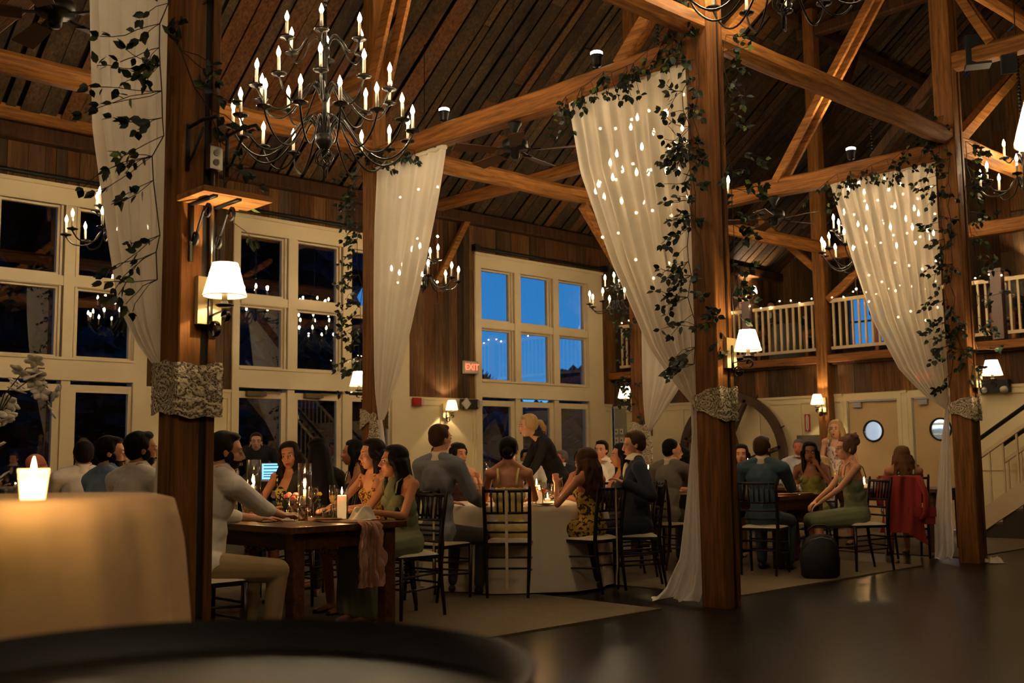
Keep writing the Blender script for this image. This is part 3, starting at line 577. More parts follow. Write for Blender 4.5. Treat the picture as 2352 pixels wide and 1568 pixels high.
curtain(7.1, [(1.6, 9.5), (1.9, 9.54), (2.4, 9.54), (5, 9.56)], [(1.6, 9.42), (1.69, 9.36), (2.12, 9.13), (2.57, 8.94), (3.24, 8.68), (3.95, 8.46), (4.36, 8.36)], 4.38, 1.6, [(0, 9.56), (1.0, 9.56), (1.6, 9.52)], [(0, 9.2), (1., 9.3), (1.6, 9.43)], 'narrow white curtain left of centre, tied at the back post', 4, 7, .045)
curtain(11.69, [(1.5, 9.5), (2.36, 9.53), (5, 9.54)], [(1.5, 9.44), (2.03, 8.97), (2.31, 8.74), (3.3, 8.45), (4.38, 8.2)], 4.38, 1.52, [(0, 9.55), (1.5, 9.52)], [(0, 9.3), (1.5, 9.43)], 'white curtain seen between the middle post and the switch wall', 5, 7, .045)
# ---- lace tie bands
def lace_mat():
    m = mat('lace', (196, 174, 132), .85); nt = m.node_tree; N = nt.nodes.new; L = nt.links.new; b = nt.nodes['Principled BSDF']
    tc = N('ShaderNodeTexCoord'); v = N('ShaderNodeTexVoronoi'); v.feature = 'DISTANCE_TO_EDGE'; v.inputs['Scale'].default_value = 75; n = N('ShaderNodeTexNoise'); n.inputs['Scale'].default_value = 9; n.inputs['Detail'].default_value = 2
    w = N('ShaderNodeTexWave'); w.wave_type = 'RINGS'; w.inputs['Scale'].default_value = 14; w.inputs['Distortion'].default_value = 14; w.inputs['Detail'].default_value = 3; w.inputs['Detail Scale'].default_value = 1.4
    L(tc.outputs['Object'], v.inputs['Vector']); L(tc.outputs['Object'], w.inputs['Vector']); L(tc.outputs['Object'], n.inputs['Vector'])
    mr = N('ShaderNodeMapRange'); mr.inputs['From Max'].default_value = .09; mr.inputs['To Min'].default_value = 1.; mr.inputs['To Max'].default_value = .1; L(v.outputs['Distance'], mr.inputs['Value'])
    mx = N('ShaderNodeMath'); mx.operation = 'MAXIMUM'; L(mr.outputs[0], mx.inputs[0]); L(w.outputs['Fac'], mx.inputs[1])
    rp = N('ShaderNodeValToRGB'); rp.color_ramp.elements[0].position = .15; rp.color_ramp.elements[0].color = (*s2l((104, 80, 52)), 1); rp.color_ramp.elements[1].position = .6; rp.color_ramp.elements[1].color = (*s2l((240, 224, 188)), 1)
    L(mx.outputs[0], rp.inputs['Fac']); L(rp.outputs[0], b.inputs['Base Color']); bu = N('ShaderNodeBump'); bu.inputs['Strength'].default_value = .8; bu.inputs['Distance'].default_value = .01; L(mx.outputs[0], bu.inputs['Height']); L(bu.outputs[0], b.inputs['Normal'])
    return m
LM = lace_mat()
def band(n, y, zc, hw, pinch, label, side=-1, knot=None, w=.22):
    """lace strip round the post; pinch = half height where it leaves for the gather"""
    x = XS[n]; h = w/2+.012; B = empty('lace_tie', (x, y, zc), 0, label, 'lace tie', 'lace curtain ties')
    path = [(h, h), (h, -h), (-h, -h), (-h, h)] if side < 0 else [(h, -h), (h, h), (-h, h), (-h, -h)]
    hs = [hw, hw, hw*.98, pinch]; P_ = []
    for k in range(3):
        for q in range(14): t = q/14; P_.append((path[k][0]*(1-t)+path[k+1][0]*t, path[k][1]*(1-t)+path[k+1][1]*t, hs[k]*(1-t)+hs[k+1]*t))
    P_.append((*path[3], hs[3])); rnd = random.Random(n*7+int(y))
    def F(u, v):
        i = min(int(u*42), 42); px, py, hh = P_[i]; bz = (v-.5)*2*hh; r = 1+.012*sin(v*34+u*9)+.01*sin(v*61+u*23)
        return V((px*r, py*r, bz+.006*sin(u*31+v*8)+(.012*sin(u*9))*(1 if abs(v-.5) > .3 else .4)))
    MB().grid(F, 42, 28).build('wrap', LM, B, True)
    if knot:
        ky, kz = knot; m = MB(); m.ell((-h-.02, ky-y, kz-zc), (.035, .03, .04), None, 2); m.build('knot', LM, B, True)
        for sgn, L_, k in ((-1, .55, 0), (1, .75, 1)):
            def T(u, v, s=sgn, L_=L_): z = -v*L_; wd = .03+.09*min(1, v*2.2); return V((-h-.03+.015*sin(u*14+v*5), ky-y+s*.02+s*.05*v+(u-.5)*wd*1.4, kz-zc+z))
            MB().grid(T, 16, 20).build('tail', LM, B, True)
    return B
band(0, Y1, 1.535, .135, .13, 'wide lace wrap on the nearest post', w=.235)
band(1, Y1, 1.585, .135, .05, 'lace tie on the middle post', w=.235)
band(2, Y1, 1.65, .13, .05, 'lace tie on the far right post', w=.235)
band(1, Y2, 1.62, .12, .03, 'knotted lace tie on the narrow left curtain', 1, (Y2-.17, 1.64), .2)
band(2, Y2, 1.56, .11, .03, 'knotted lace tie on the curtain near the switches', 1, (Y2-.17, 1.57), .2)
# ---- fairy lights
bulb_me = MB().ell((0, 0, 0), .0085, None, 1).build('bulb', fairy, None, True); bme = bulb_me.data; bpy.data.objects.remove(bulb_me)
def fairy_string(pts, label, group, wire=True, parts=True):
    F = empty('fairy_light_string', tuple(pts[0]), 0, label, 'fairy lights', group); o = V(pts[0])
    MB().tube([V(p)-o for p in pts], .002, 4).build('wire', mat('wire_grey', (120, 110, 90), .5), F)
    return F, o
def add_bulbs(F, o, ps, s=1.):
    for p in ps: b = bpy.data.objects.new('bulb', bme); col.objects.link(b); b.parent = F; b.location = V(p)-o; b.scale = (s, s, s)
random.seed(21)
for X, ya, yb, outer, t, n in ((7.1, 5.3, 6.45, [(2.08, 5.72), (2.88, 6.13), (3.72, 6.44), (4.38, 6.56)], 'middle curtain', 6), (11.69, 5.3, 6.45, [(2.12, 5.81), (2.7, 6.1), (3.5, 6.33), (4.39, 6.56)], 'far right curtain', 7), (7.1, 9.5, 8.5, [(2.12, 9.13), (3.24, 8.68), (4.36, 8.36)], 'narrow left curtain', 3)):
    for k in range(n):
        y = ya+(yb-ya)*(k+.5)/n; L = random.uniform(1.1, 1.9) if X > 8 else random.uniform(1.2, 1.9); pts = []; bl = []; z = 4.38
        if ya > 9: zs = [3.6, 3.3]
        pts = [(X+.14+random.uniform(-.02, .02), y+.015*sin(i*2.), 4.38-L*i/8) for i in range(9)]
        F, o = fairy_string(pts, ('%s of the fairy light strands hanging behind the ' % ('first', 'second', 'third', 'fourth', 'fifth', 'sixth', 'seventh')[k])+t+', counted from its post', 'fairy lights behind the '+t)
        q = []; i = .15+random.uniform(0, .2)
        while i < L: a = i/L*8; j = int(a); p = V(pts[j]).lerp(V(pts[min(j+1, 8)]), a-j); q.append(p); i += random.uniform(.3, .6)
        add_bulbs(F, o, q, 1.6)
pts = []; bl = []
for i in range(0, 94):
    y = 13.8-i*.1; pts.append((XE-.05-.03*sin(i*1.3), y, 3.79+.04*sin(i*.9)+.02*sin(i*2.3)))
F, o = fairy_string(pts, 'fairy lights wound along the top of the balcony railing', 'balcony lights'); add_bulbs(F, o, [V(p)+V((0, 0, random.uniform(-.03, .03))) for p in pts[::2]], 1.25)
# ---- vines
leafA = mat('vine_leaf', (24, 42, 26), .5); leafB = mat('vine_leaf_light', (104, 126, 56), .5); stemM = mat('vine_stem', (52, 34, 20), .7)
def leaf(m, p, d, n, s, mi=0):
    d = d.normalized(); side = d.cross(n).normalized(); n = side.cross(d)
    P = lambda a, b, c=0: p+d*(a*s)+side*(b*s)+n*(c*s)
    vs = [P(0, 0), P(.22, .27, .05), P(.22, -.27, .05), P(.55, .33, .05), P(.55, -.33, .05), P(.85, .15), P(.85, -.15), P(1.08, 0, -.05), P(.3, 0, -.03), P(.65, 0, -.03)]
    m.add(vs, [(0, 8, 1), (0, 2, 8), (8, 9, 3, 1), (8, 2, 4, 9), (9, 7, 5, 3), (9, 4, 6, 7)] if 0 else [(0, 8, 1), (0, 2, 8), (1, 8, 9, 3), (2, 4, 9, 8), (3, 9, 7, 5), (4, 6, 7, 9)], mi)
def vine(path, label, twigs, seed, out, spread=.35, ls=.054, light_p=.08, weird=.4):
    rnd = random.Random(seed); V0 = V(path[0]); E_ = empty('leafy_vine', tuple(V0), 0, label, 'vine', 'leafy vines'); st, lf = MB(), MB()
    P = []
    for a, b in zip(path, path[1:]):
        a, b = V(a)-V0, V(b)-V0; n = max(2, int((b-a).length/.12))
        P += [a.lerp(b, i/n)+V([rnd.uniform(-.032, .032) for _ in range(3)]) for i in range(n)]
    P.append(V(path[-1])-V0); st.tube(P, .0032, 5)
    for _ in range(twigs):
        p = P[rnd.randrange(len(P))]; o = V(out(rnd)); d = (o+V((rnd.uniform(-.4, .4), rnd.uniform(-.4, .4), rnd.uniform(-.7, .35)))*.8).normalized(); L = rnd.uniform(.08, spread); Q = [p]
        for i in range(5): d = (d+V((rnd.uniform(-.3, .3), rnd.uniform(-.3, .3), rnd.uniform(-.3, .22)))).normalized(); Q.append(Q[-1]+d*L/5)
        st.tube(Q, .0022, 4)
        for i in range(2, 6):
            for k in range(3 if i == 5 else rnd.choice((0, 1, 2))):
                dd = (d+V((rnd.uniform(-1, 1), rnd.uniform(-1, 1), rnd.uniform(-1, .7)))).normalized(); nn = V((rnd.uniform(-1, -.2), rnd.uniform(-1, .1), rnd.uniform(-.5, .9))).normalized(); leaf(lf, Q[i]+dd*.01, dd, nn, rnd.uniform(.7, 1.15)*ls, 1 if rnd.random() < light_p else 0)
    st.build('stems', stemM, E_, True); lf.build('leaves', [leafA, leafB], E_, True)
def face(X, Y, w=.13): return lambda a, z: {'x': (X-w, Y+a, z), 'y': (X+a, Y-w, z)}
outL = lambda r: (-.5, r.choice((1., 1, .3)), -.1); outR = lambda r: (r.choice((.9, .3, -.2)), -.6, 0)
vine([(2.47, 5.16, 4.4), (2.46, 5.2, 3.6), (2.47, 5.17, 3.1), (2.46, 5.2, 2.6), (2.47, 5.19, 2.1)], 'leafy vine down the left edge of the nearest post', 52, 1, outL, .42, .058, .05)
vine([(2.46, 5.1, 3.5), (2.46, 5.0, 3.25), (2.62, 4.95, 2.95), (2.74, 4.96, 2.6), (2.78, 4.97, 2.4)], 'thin vine crossing the face of the nearest post above the shelf', 16, 2, outR, .25, .06, .12)
for n, t, tw, s in ((1, 'middle', 1., 5), (2, 'far right', .9, 9)):
    x = XS[n]
    vine([(x-.14, Y1+.1, 4.9), (x-.14, Y1+.09, 4.), (x-.13, Y1+.1, 3.), (x-.14, Y1+.08, 2.2), (x-.13, Y1+.1, 1.9)], 'leafy vine down the curtain side of the %s post' % t, int(60*tw), s, outL, .3, .06, .03)
    vine([(x-.14, Y1, 4.9), (x-.15, Y1-.02, 4.), (x-.14, Y1+.03, 3.), (x-.13, Y1-.05, 2.3), (x+.05, Y1-.14, 2.0)], 'leafy vine on the front face of the %s post' % t, int(52*tw), s+1, lambda r: (-.6, r.uniform(-.4, .4), 0), .18, .06, .03)
    vine([(x+.1, Y1-.14, 4.6), (x+.1, Y1-.13, 3.6), (x+.12, Y1-.14, 2.9), (x+.1, Y1-.13, 2.3)], 'leafy vine down the right side of the %s post' % t, int(40*tw), s+2, outR, .32, .062, .15)
    vine([(x-.13, Y1+.1, 4.75), (x-.14, 5.7, 4.55), (x-.14, 6.2, 4.5), (x-.13, 6.55, 4.45)], 'leafy vine draped along the beam over the %s curtain' % t, int(42*tw), s+3, lambda r: (-.35, r.uniform(-.5, .5), -.9), .42, .06, .1)
vine([(7.02, 9.75, 4.5), (7.0, 9.78, 3.6), (7.02, 9.76, 2.8), (7.0, 9.76, 1.9)], 'leafy vine down the back post at the narrow curtain', 62, 31, lambda r: (-.5, r.choice((1., .8, .2)), 0), .3, .062, .03)
vine([(7.0, 9.5, 4.6), (7.0, 9.1, 4.5), (7.0, 8.75, 4.42)], 'leafy sprig over the top of the narrow left curtain', 22, 32, lambda r: (-.35, r.uniform(-.5, .5), -.8), .3, .062, .1)
vine([(11.6, 9.72, 4.3), (11.62, 9.74, 3.2), (11.6, 9.72, 2.1), (11.62, 9.6, 1.9)], 'leafy vine down the back post near the switches', 46, 33, lambda r: (-.5, r.uniform(-.6, .9), 0), .26, .06, .03)
# ================================================================ things on the walls
def text(s, size, loc, rot, m, parent, name='lettering', depth=.002):
    c = bpy.data.curves.new(name, 'FONT'); c.body = s; c.size = size; c.align_x = 'CENTER'; c.align_y = 'CENTER'; c.extrude = depth; t = bpy.data.objects.new('t', c); col.objects.link(t)
    me = bpy.data.meshes.new_from_object(t.evaluated_get(bpy.context.evaluated_depsgraph_get())); bpy.data.objects.remove(t); me.materials.clear(); me.materials.append(m); o = bpy.data.objects.new(name, me); col.objects.link(o); o.location = loc; o.rotation_euler = rot; o.parent = parent; return o
E_ = empty('exit_sign', (12.52, YW-.045, 2.76), 0, 'lit sign reading EXIT beside the blue window bay', 'exit sign')
MB().box(-.165, .165, -.045, 0, -.11, .11).build('housing', mat('sign_grey', (150, 140, 120), .5), E_); MB().box(-.15, .15, -.047, -.044, -.095, .095).build('face', mat('sign_face', (206, 186, 160), .5), E_)
rl = emit('exit_red', (255, 74, 50), 4); text('EXIT', .155, (.015, -.05, 0), (pi/2, 0, 0), rl, E_); MB().add([(-.145, -.05, 0), (-.125, -.05, .022), (-.125, -.05, -.022)], [(0, 2, 1)]).build('arrow', rl, E_)
E2 = empty('exit_sign', tuple(pX(2125, 866, XE-.02)), 0, 'red lit exit sign glowing through the far right curtain', 'exit sign'); MB().box(0, .05, -.16, .16, -.1, .1).build('housing', mat('sign_grey'), E2); text('EXIT', .15, (-.003, 0, 0), (pi/2, 0, -pi/2), rl, E2)
F_ = empty('fire_alarm', (11.33, YW-.04, 2.13), 0, 'red fire alarm strobe on the cream panelling', 'fire alarm'); MB().box(-.1, .06, -.06, 0, -.065, .065).build('body', mat('alarm_red', (170, 30, 26), .4), F_); MB().box(.06, .11, -.07, 0, -.055, .055).build('strobe', mat('strobe_clear', (226, 196, 186), .2), F_)
G = empty('emergency_light', (12.44, YW-.04, 2.12), 0, 'black emergency light with pale square heads left of the blue window', 'emergency light'); MB().box(-.16, .22, -.07, 0, -.08, .08).build('housing', blackM, G)
m = MB(); R_ = Matrix.Rotation(radians(45), 3, 'Y'); vs = [R_ @ V((x, 0, z))+V((-.09, y, 0)) for y in (-.12, -.085) for x, z in ((-.07, -.07), (.07, -.07), (.07, .07), (-.07, .07))]; m.add(vs, [(0, 1, 2, 3), (7, 6, 5, 4), (0, 4, 5, 1), (1, 5, 6, 2), (2, 6, 7, 3), (3, 7, 4, 0)]); m.build('left_head', mat('head_pale', (196, 190, 176), .4), G); MB().box(.2, .27, -.13, -.07, -.06, .06).build('right_head', mat('head_pale'), G)
G2 = empty('emergency_light', (XE+.08, 6.62, 2.15), pi/2*-1, 'black emergency light with two heads under the balcony at the right', 'emergency light'); MB().box(-.2, .2, -.12, 0, -.09, .09).build('housing', blackM, G2); [MB().lathe([(.04, 0), (.06, .06), (0, .065)], (x, -.1, -.04), 14, V((.2*x, -1, -.5))).build('lamp_head', mat('head_pale'), G2, True) for x in (-.15, .15)]
F2 = empty('fire_extinguisher_sign', (XE+.08, 9.84, 1.71), 0, 'red and white fire extinguisher arrow sign under the balcony', 'sign'); MB().box(0, .006, -.05, .05, -.145, .145).build('plate', mat('sign_red', (190, 34, 28), .5), F2); MB().box(-.002, 0, -.028, .028, -.1, .1).build('white_field', white, F2)
MB().add([(-.003, -.03, -.105), (-.003, .03, -.105), (-.003, 0, -.138), (-.003, -.03, .105), (-.003, .03, .105), (-.003, 0, .138)], [(0, 1, 2), (3, 5, 4)]).build('arrow', white, F2); text('FIRE EXTINGUISHER', .021, (-.005, 0, 0), (0, -pi/2, 0), mat('sign_red'), F2).rotation_euler = (pi/2, pi/2, -pi/2)
MB_ = None
sp_ = MB().box(0, .03, -.28, .0, 0, 2.16).build('wall_cabinet', greyp, None, False, (XE+.075, YW-.02, 0)); sp_.scale = (1, 1, 1)
tag(sp_, 'flat grey cupboard panel in the corner beside the switches', 'cupboard'); sp_.data.transform(Matrix.Translation((0, -.02, 0)))
G3 = [('top left light switch plate', 0, 0), ('second left light switch plate from the top', 0, 1), ('third left light switch plate from the top', 0, 2), ('lowest left light switch plate', 0, 3), ('top right light switch plate', 1, 0), ('second right light switch plate from the top', 1, 1), ('third right light switch plate from the top', 1, 2)]
for t, cx_, r_ in G3:
    S = empty('light_switch', (XE+.06, 14.14-.04-cx_*.13, 1.67-r_*.17), 0, t+' on the grey corner panel', 'light switch', 'light switches'); MB().box(0, .012, -.04, .04, -.055, .055).build('plate', mat('plate_white', (226, 214, 190) if cx_ == 0 else (170, 150, 124), .4), S); MB().box(-.006, 0, -.012, .012, -.02, .02).build('toggle', mat('toggle_dark', (60, 50, 44), .4), S)
# notice board + sockets near the doors
tag(MB().box(XE+.07, XE+.1, 9.5, 10.05, 1.05, 1.5).build('notice_board', mat('slate', (92, 84, 74), .6)), 'grey framed board on the panelling under the extinguisher sign', 'board')
# wagon wheel leaning on the end wall
Wh = empty('wagon_wheel', (XE-.02, 11.3, 0), 0, 'huge dark wooden wagon wheel leaning on the back wall behind the middle post', 'wheel')
m = MB(); RR = 1.13; N_ = 48; vs = []
for i in range(N_):
    t = 2*pi*i/N_
    for x, r in ((-.09, RR-.14), (-.09, RR), (.0, RR), (.0, RR-.14)): vs.append((x, r*cos(t), 1.16+r*sin(t)))
m.add(vs, [(4*i+j, 4*i+(j+1) % 4, 4*((i+1) % N_)+(j+1) % 4, 4*((i+1) % N_)+j) for i in range(N_) for j in range(4)]); wd = mat('old_oak', (78, 56, 40), .8, noise=(.3, 14, (1, 1, 1)), bump=.3); m.build('rim', wd, Wh)
for k in range(4):
    for s in (-1, 1):
        t = radians(45*k+28); d = V((0, cos(t), sin(t))); n = V((0, -sin(t), cos(t))); c = V((-.045, 0, 1.16)); MB().beam(c+d*s*.1+n*.16*(1 if k % 2 else -1), c+d*s*(RR-.1)+n*.16*(1 if k % 2 else -1), .09, .07).build('spoke', wd, Wh)
MB().lathe([(.12, -.1), (.15, -.02), (.15, .02), (.12, .04)], (-.02, 0, 1.16), 20, V((1, 0, 0))).build('hub', wd, Wh, True)
for i in range(10): t = 2*pi*i/10+.2; MB().tube([(-.05, RR*cos(t), 1.16+RR*sin(t)), (-.07, (RR+.09)*cos(t), 1.16+(RR+.09)*sin(t))], .012, 5).build('iron_peg', blackM, Wh)
# stairs under the right edge
S = empty('staircase', (15.1, 6.42, 0), 0, 'staircase with cream balusters climbing to the right behind the far post', 'stairs'); sc_ = railm
m = MB()
for i in range(15): m.box(0, 1.1, -.28*(i+1), -.28*i, 0 if i < 3 else .19*(i)-.25, .19*(i+1))
m.build('steps', mat('stair_dark', (58, 44, 32), .7), S); 
for x in (0., 1.1):
    MB().beam((x, .1, .17), (x, -4.2, 3.05), .05, .26).build('stringer', railm, S); MB().beam((x, .1, 1.03), (x, -4.2, 3.9), .05, .05).build('rail_bar', railm, S); MB().beam((x+.02, .1, 1.28), (x+.02, -4.2, 4.15), .05, .05).build('handrail', blackM, S, True)
    for i in range(22): y = .04-.19*i; z = .17+(.1-y)*.67; MB().box(x-.012, x+.012, y-.012, y+.012, z+.1, z+.86).build('baluster', railm, S)
# speakers hung at the upper right
for loc, r, t, s in (((11.75, 4.75, 5.58), (0, 0, -1.05), 'dark square speaker hung from the high beam', 1), ((11.75, 4.42, 5.35), (.3, 0, -1.1), 'small black speaker under the high beam at the right', .6)):
    Q = empty('speaker', loc, 0, t, 'speaker'); Q.rotation_euler = r; MB().box(-.13*s, .13*s, -.1*s, .1*s, -.17*s, .17*s).build('cabinet', mat('speaker_black', (22, 26, 30), .6), Q); MB().box(-.115*s, .115*s, -.108*s, -.1*s, -.155*s, .155*s).build('grille', mat('grille', (30, 34, 38), .9), Q); MB().tube([(0, 0, .17*s), (0, 0, .17*s+.1)], .01, 6).build('bracket', blackM, Q)
tag(MB().box(18.2, 18.6, 8.4, 8.42, 0, 0).v and MB().tube([(9.3, 9.6, 5.35), (9.3, 9.6, 7.6)], .004, 5).build('hanging_cable', blackM), 'thin dark cable hanging from the roof left of the orange beam', 'cable')
# ================================================================ chairs
chw = mat('chair_dark', (24, 17, 13), .28); chw.node_tree.nodes['Principled BSDF'].inputs['Specular IOR Level'].default_value = .5
def chair_proto():
    C = empty('banquet_chair'); W = .2
    for s in (-1, 1):
        MB().tube([(s*.19, .19, 0), (s*.195, .19, .2), (s*.195, .19, .44)], [.012, .016, .017], 8).build('leg', chw, C, True)
        MB().tube([(s*.17, -.24, 0), (s*.18, -.2, .25), (s*.185, -.18, .45), (s*.19, -.2, .66), (s*.195, -.24, .9), (s*.195, -.245, .925)], [.012, .016, .018, .017, .014, .01], 8).build('leg', chw, C, True)
        MB().tube([(s*.19, .19, .2), (s*.18, -.205, .22)], .009, 6).build('stretcher', chw, C, True); MB().tube([(s*.19, .19, .3), (s*.183, -.2, .32)], .009, 6).build('stretcher', chw, C, True)
    for y, z in ((.19, .22), (.19, .32), (-.2, .24), (-.19, .33)): MB().tube([(-.19, y, z), (.19, y, z)], .009, 6).build('stretcher', chw, C, True)
    m = MB(); m.box(-.2, .2, -.19, .2, .425, .45); m.build('seat_frame', chw, C)
    m = MB()
    for z, y, r in ((.885, -.235, .014), (.70, -.205, .011), (.62, -.195, .01), (.54, -.188, .01)): m.tube([(-.19, y, z), (0, y-.02, z), (.19, y, z)], r, 7)
    for i in range(6): x = -.13+.052*i; m.tube([(x, -.222, .7), (x, -.25, .885)], [.009, .009], 6)
    m.build('back_rails', chw, C, True)
    m = MB(); m.grid(lambda u, v: V(((u-.5)*.39, (v-.5)*.37+.01, .452+.035*(1-(2*u-1)**6)*(1-(2*v-1)**6))), 12, 12); m.grid(lambda u, v: V(((.5-u)*.39, (v-.5)*.37+.01, .45)), 2, 2); m.build('cushion', cush, C, True)
    return C
CP = chair_proto(); NCH = [0]
def chair(x, y, face, label, ribbon=False):
    rz = radians(face-90)
    c = ctree(CP0, None, (x, y, .012), rz); tag(c, label, 'chair', 'dark chiavari style banquet chairs')
    NCH[0] += 1
    if ribbon:
        m = MB(); m.grid(lambda u, v: V(((u-.5)*.024, -.275-.03*0+(.012 if v > .9 else 0), .89-v*.82)), 2, 12); m.grid(lambda u, v: V(((u-.5)*.024, -.25-.0, .9-.0*v-.001+.012*sin(v*pi))), 2, 4); m.build('ribbon', mat('ribbon_cream', (226, 206, 170), .6), c)
    return c
CP0 = CP
# ================================================================ tables
tw = wood('farm_table', 'y', [(48, 28, 16), (80, 47, 25), (100, 62, 34), (62, 37, 20)], .35, True, .2)
def farm_table(x0, x1, y0, y1, label):
    T = empty('farm_table', ((x0+x1)/2, (y0+y1)/2, 0), 0, label, 'table', 'rustic farm tables'); w, L = (x1-x0)/2, (y1-y0)/2
    m = MB(); n = 5
    for i in range(n): m.box(-w+2*w*i/n+.001, -w+2*w*(i+1)/n-.001, -L+.1, L-.1, .71, .75)
    m.box(-w, w, -L, -L+.099, .71, .75); m.box(-w, w, L-.099, L, .71, .75); m.build('table_top', tw, T)
    m = MB(); m.box(-w+.09, w-.09, -L+.08, -L+.11, .6, .71); m.box(-w+.09, w-.09, L-.11, L-.08, .6, .71); m.box(-w+.08, -w+.11, -L+.09, L-.09, .6, .71); m.box(w-.11, w-.08, -L+.09, L-.09, .6, .71); m.build('apron', tw, T)
    for sx in (-1, 1):
        for sy in (-1, 1): x, y = sx*(w-.1), sy*(L-.1); MB().beam((x, y, 0.012), (x, y, .71), .09, .09, ch=.06).build('leg', timZ if 0 else tw, T)
    return T
farm_table(3.76, 4.69, 5.96, 8.75, 'rustic dark wood table in front, with the gauze runner over its end')
farm_table(9.65, 10.63, 6.15, 8.9, 'rustic dark wood table between the middle and far posts')
farm_table(12.4, 13.35, 5.8, 8.4, 'rustic wood table beside the far right curtain')
farm_table(-.2+2.9-1.9, 1.75, 6.3, 8.9, 'rustic table at the far left behind the cocktail table') if 0 else farm_table(4.35, 5.25, 9.8, 12.1, 'rustic table at the far left where the bald man sits')
farm_table(9.9, 10.85, 10.4, 12.9, 'rustic table in the side aisle by the blue windows')
def draped(name, cx, cy, R, z, drop, mt, label, folds, amp, seed, cat='table'):
    rnd = random.Random(seed); ph = [rnd.uniform(0, 6.28) for _ in range(3)]
    T = empty(name, (cx, cy, 0), 0, label, cat); m = MB(); nu, nv = 144, 26
    def P(u, v):
        t = 2*pi*u
        if v < .3: r = R*v/.3; return V((r*cos(t), r*sin(t), z))
        s = (v-.3)/.7; f = (2*abs(sin(.5*folds*t+ph[0]+.7*sin(2*t)))-1)*.75+sin(folds*1.6*t+ph[1])*.25
        r = R+.012*min(1, s*8)+amp*(f+1)*.5*(s**.45)+.03*s+ (.02*s*s); return V((r*cos(t), r*sin(t), z-.004*min(1, s*30)-s*drop))
    m.grid(P, nu, nv); o = m.build('tablecloth', mt, T, True)
    MB().lathe([(0, z-.04), (R-.04, z-.04), (R-.04, z-.02), (0, z-.02)], (0, 0, 0), 40).build('table_top', timD, T); MB().lathe([(.22, 0.012), (.22, .03), (.04, .06), (.04, z-.03)], (0, 0, 0), 16).build('pedestal', blackM, T, True)
    return T
draped('round_table', 7.17, 7.42, .8, .755, .73, cloth, 'round table under a floor length white cloth at the centre', 9, .085, 2)
ct = pG(40, 1152, 3.05); CT = (ct.x, ct.y)
draped('cocktail_table', ct.x, ct.y, .415, 1.08, 1.06, clothC, 'tall cocktail table under a cream cloth at the lower left', 16, .075, 5)
# round black tray on a stand, right in front of the camera
bt = pG(430, 1500, 1.15); BT = empty('bistro_table', (bt.x, bt.y, 0), 0, 'blurred black round tray table right in front of the camera', 'table')
MB().lathe([(.36, .9), (.372, .95), (.362, .952), (.352, .915), (.34, .912)], (0, 0, 0), 96).build('rim', mat('rim_black', (8, 9, 8), .5), BT, True); MB().lathe([(0, .913), (.35, .913), (.35, .9), (0, .9)], (0, 0, 0), 96).build('top', mat('top_dark', (46, 41, 32), .35), BT); MB().lathe([(.2, 0), (.2, .02), (.03, .04), (.03, .9)], (0, 0, 0), 20).build('pedestal', blackM, BT, True)
# ================================================================ table things
gl = lambda prof: prof+[(max(r-.0015, .0005), z) for r, z in prof[::-1]]
def P_(name, loc=(0, 0, 0)): return empty(name, loc)
flameN = []
def proto_glass(name, prof, liquid=None, lm=None):
    o = P_(name); MB().olathe(gl(prof), (0, 0, 0), 24).build('glass_body', glassT, o, True)
    if liquid: MB().lathe(liquid, (0, 0, 0), 16).build('drink', lm, o, True)
    return o
water = glassmat('water', (235, 225, 205), .12, 1.); rose_d = mat('rose_drink', (226, 130, 70), .1)
rose_d.node_tree.nodes['Principled BSDF'].inputs['Transmission Weight'].default_value = .7
PR = {}
PR['wine'] = proto_glass('wine_glass', [(.034, .001), (.03, .004), (.005, .01), (.0045, .1), (.02, .115), (.038, .14), (.041, .165), (.036, .2), (.031, .225)], [(0, .118), (.02, .12), (.036, .142), (.037, .15), (0, .15)], water)
PR['goblet'] = proto_glass('water_goblet', [(.036, .001), (.03, .004), (.006, .012), (.006, .05), (.025, .062), (.043, .09), (.045, .12), (.04, .155), (.037, .17)], [(0, .064), (.025, .066), (.042, .092), (.043, .11), (0, .11)], water)
PR['flute'] = proto_glass('champagne_flute', [(.03, .001), (.026, .004), (.004, .01), (.004, .09), (.014, .105), (.024, .14), (.024, .18), (.02, .235)], [(0, .1), (.014, .107), (.022, .14), (.022, .16), (0, .16)], mat('champagne', (240, 200, 110), .1))
PR['tumbler'] = proto_glass('tumbler', [(.03, .001), (.034, .005), (.036, .1)], [(0, .006), (.031, .006), (.032, .05), (0, .05)], water)
PR['coupe'] = proto_glass('cocktail_coupe', [(.034, .001), (.028, .004), (.004, .01), (.004, .09), (.02, .1), (.045, .12), (.052, .145)], [(0, .1), (.02, .104), (.043, .122), (.047, .135), (0, .135)], rose_d)
def flame_obj(par, z, s=1.):
    m = MB(); m.lathe([(.001, 0), (.0055*s, .008*s), (.0075*s, .018*s), (.0055*s, .032*s), (.002, .046*s), (.0004, .054*s)], (0, 0, z), 8); m.build('flame', flame, par, True); MB().tube([(0, 0, z-.012), (0, 0, z+.01)], .0012, 4).build('wick', blackM, par)
def pr_pillar():
    o = P_('pillar_candle'); MB().lathe([(.032, .004), (.033, .165), (.028, .17), (.012, .163), (0, .162)], (0, 0, 0), 24).build('wax', emitwax, o, True); MB().olathe([(.0, .001), (.045, .001), (.045, .215), (.0445, .215), (.044, .003)], (0, 0, 0), 28).build('glass_cylinder', glassT, o, True); flame_obj(o, .175); return o
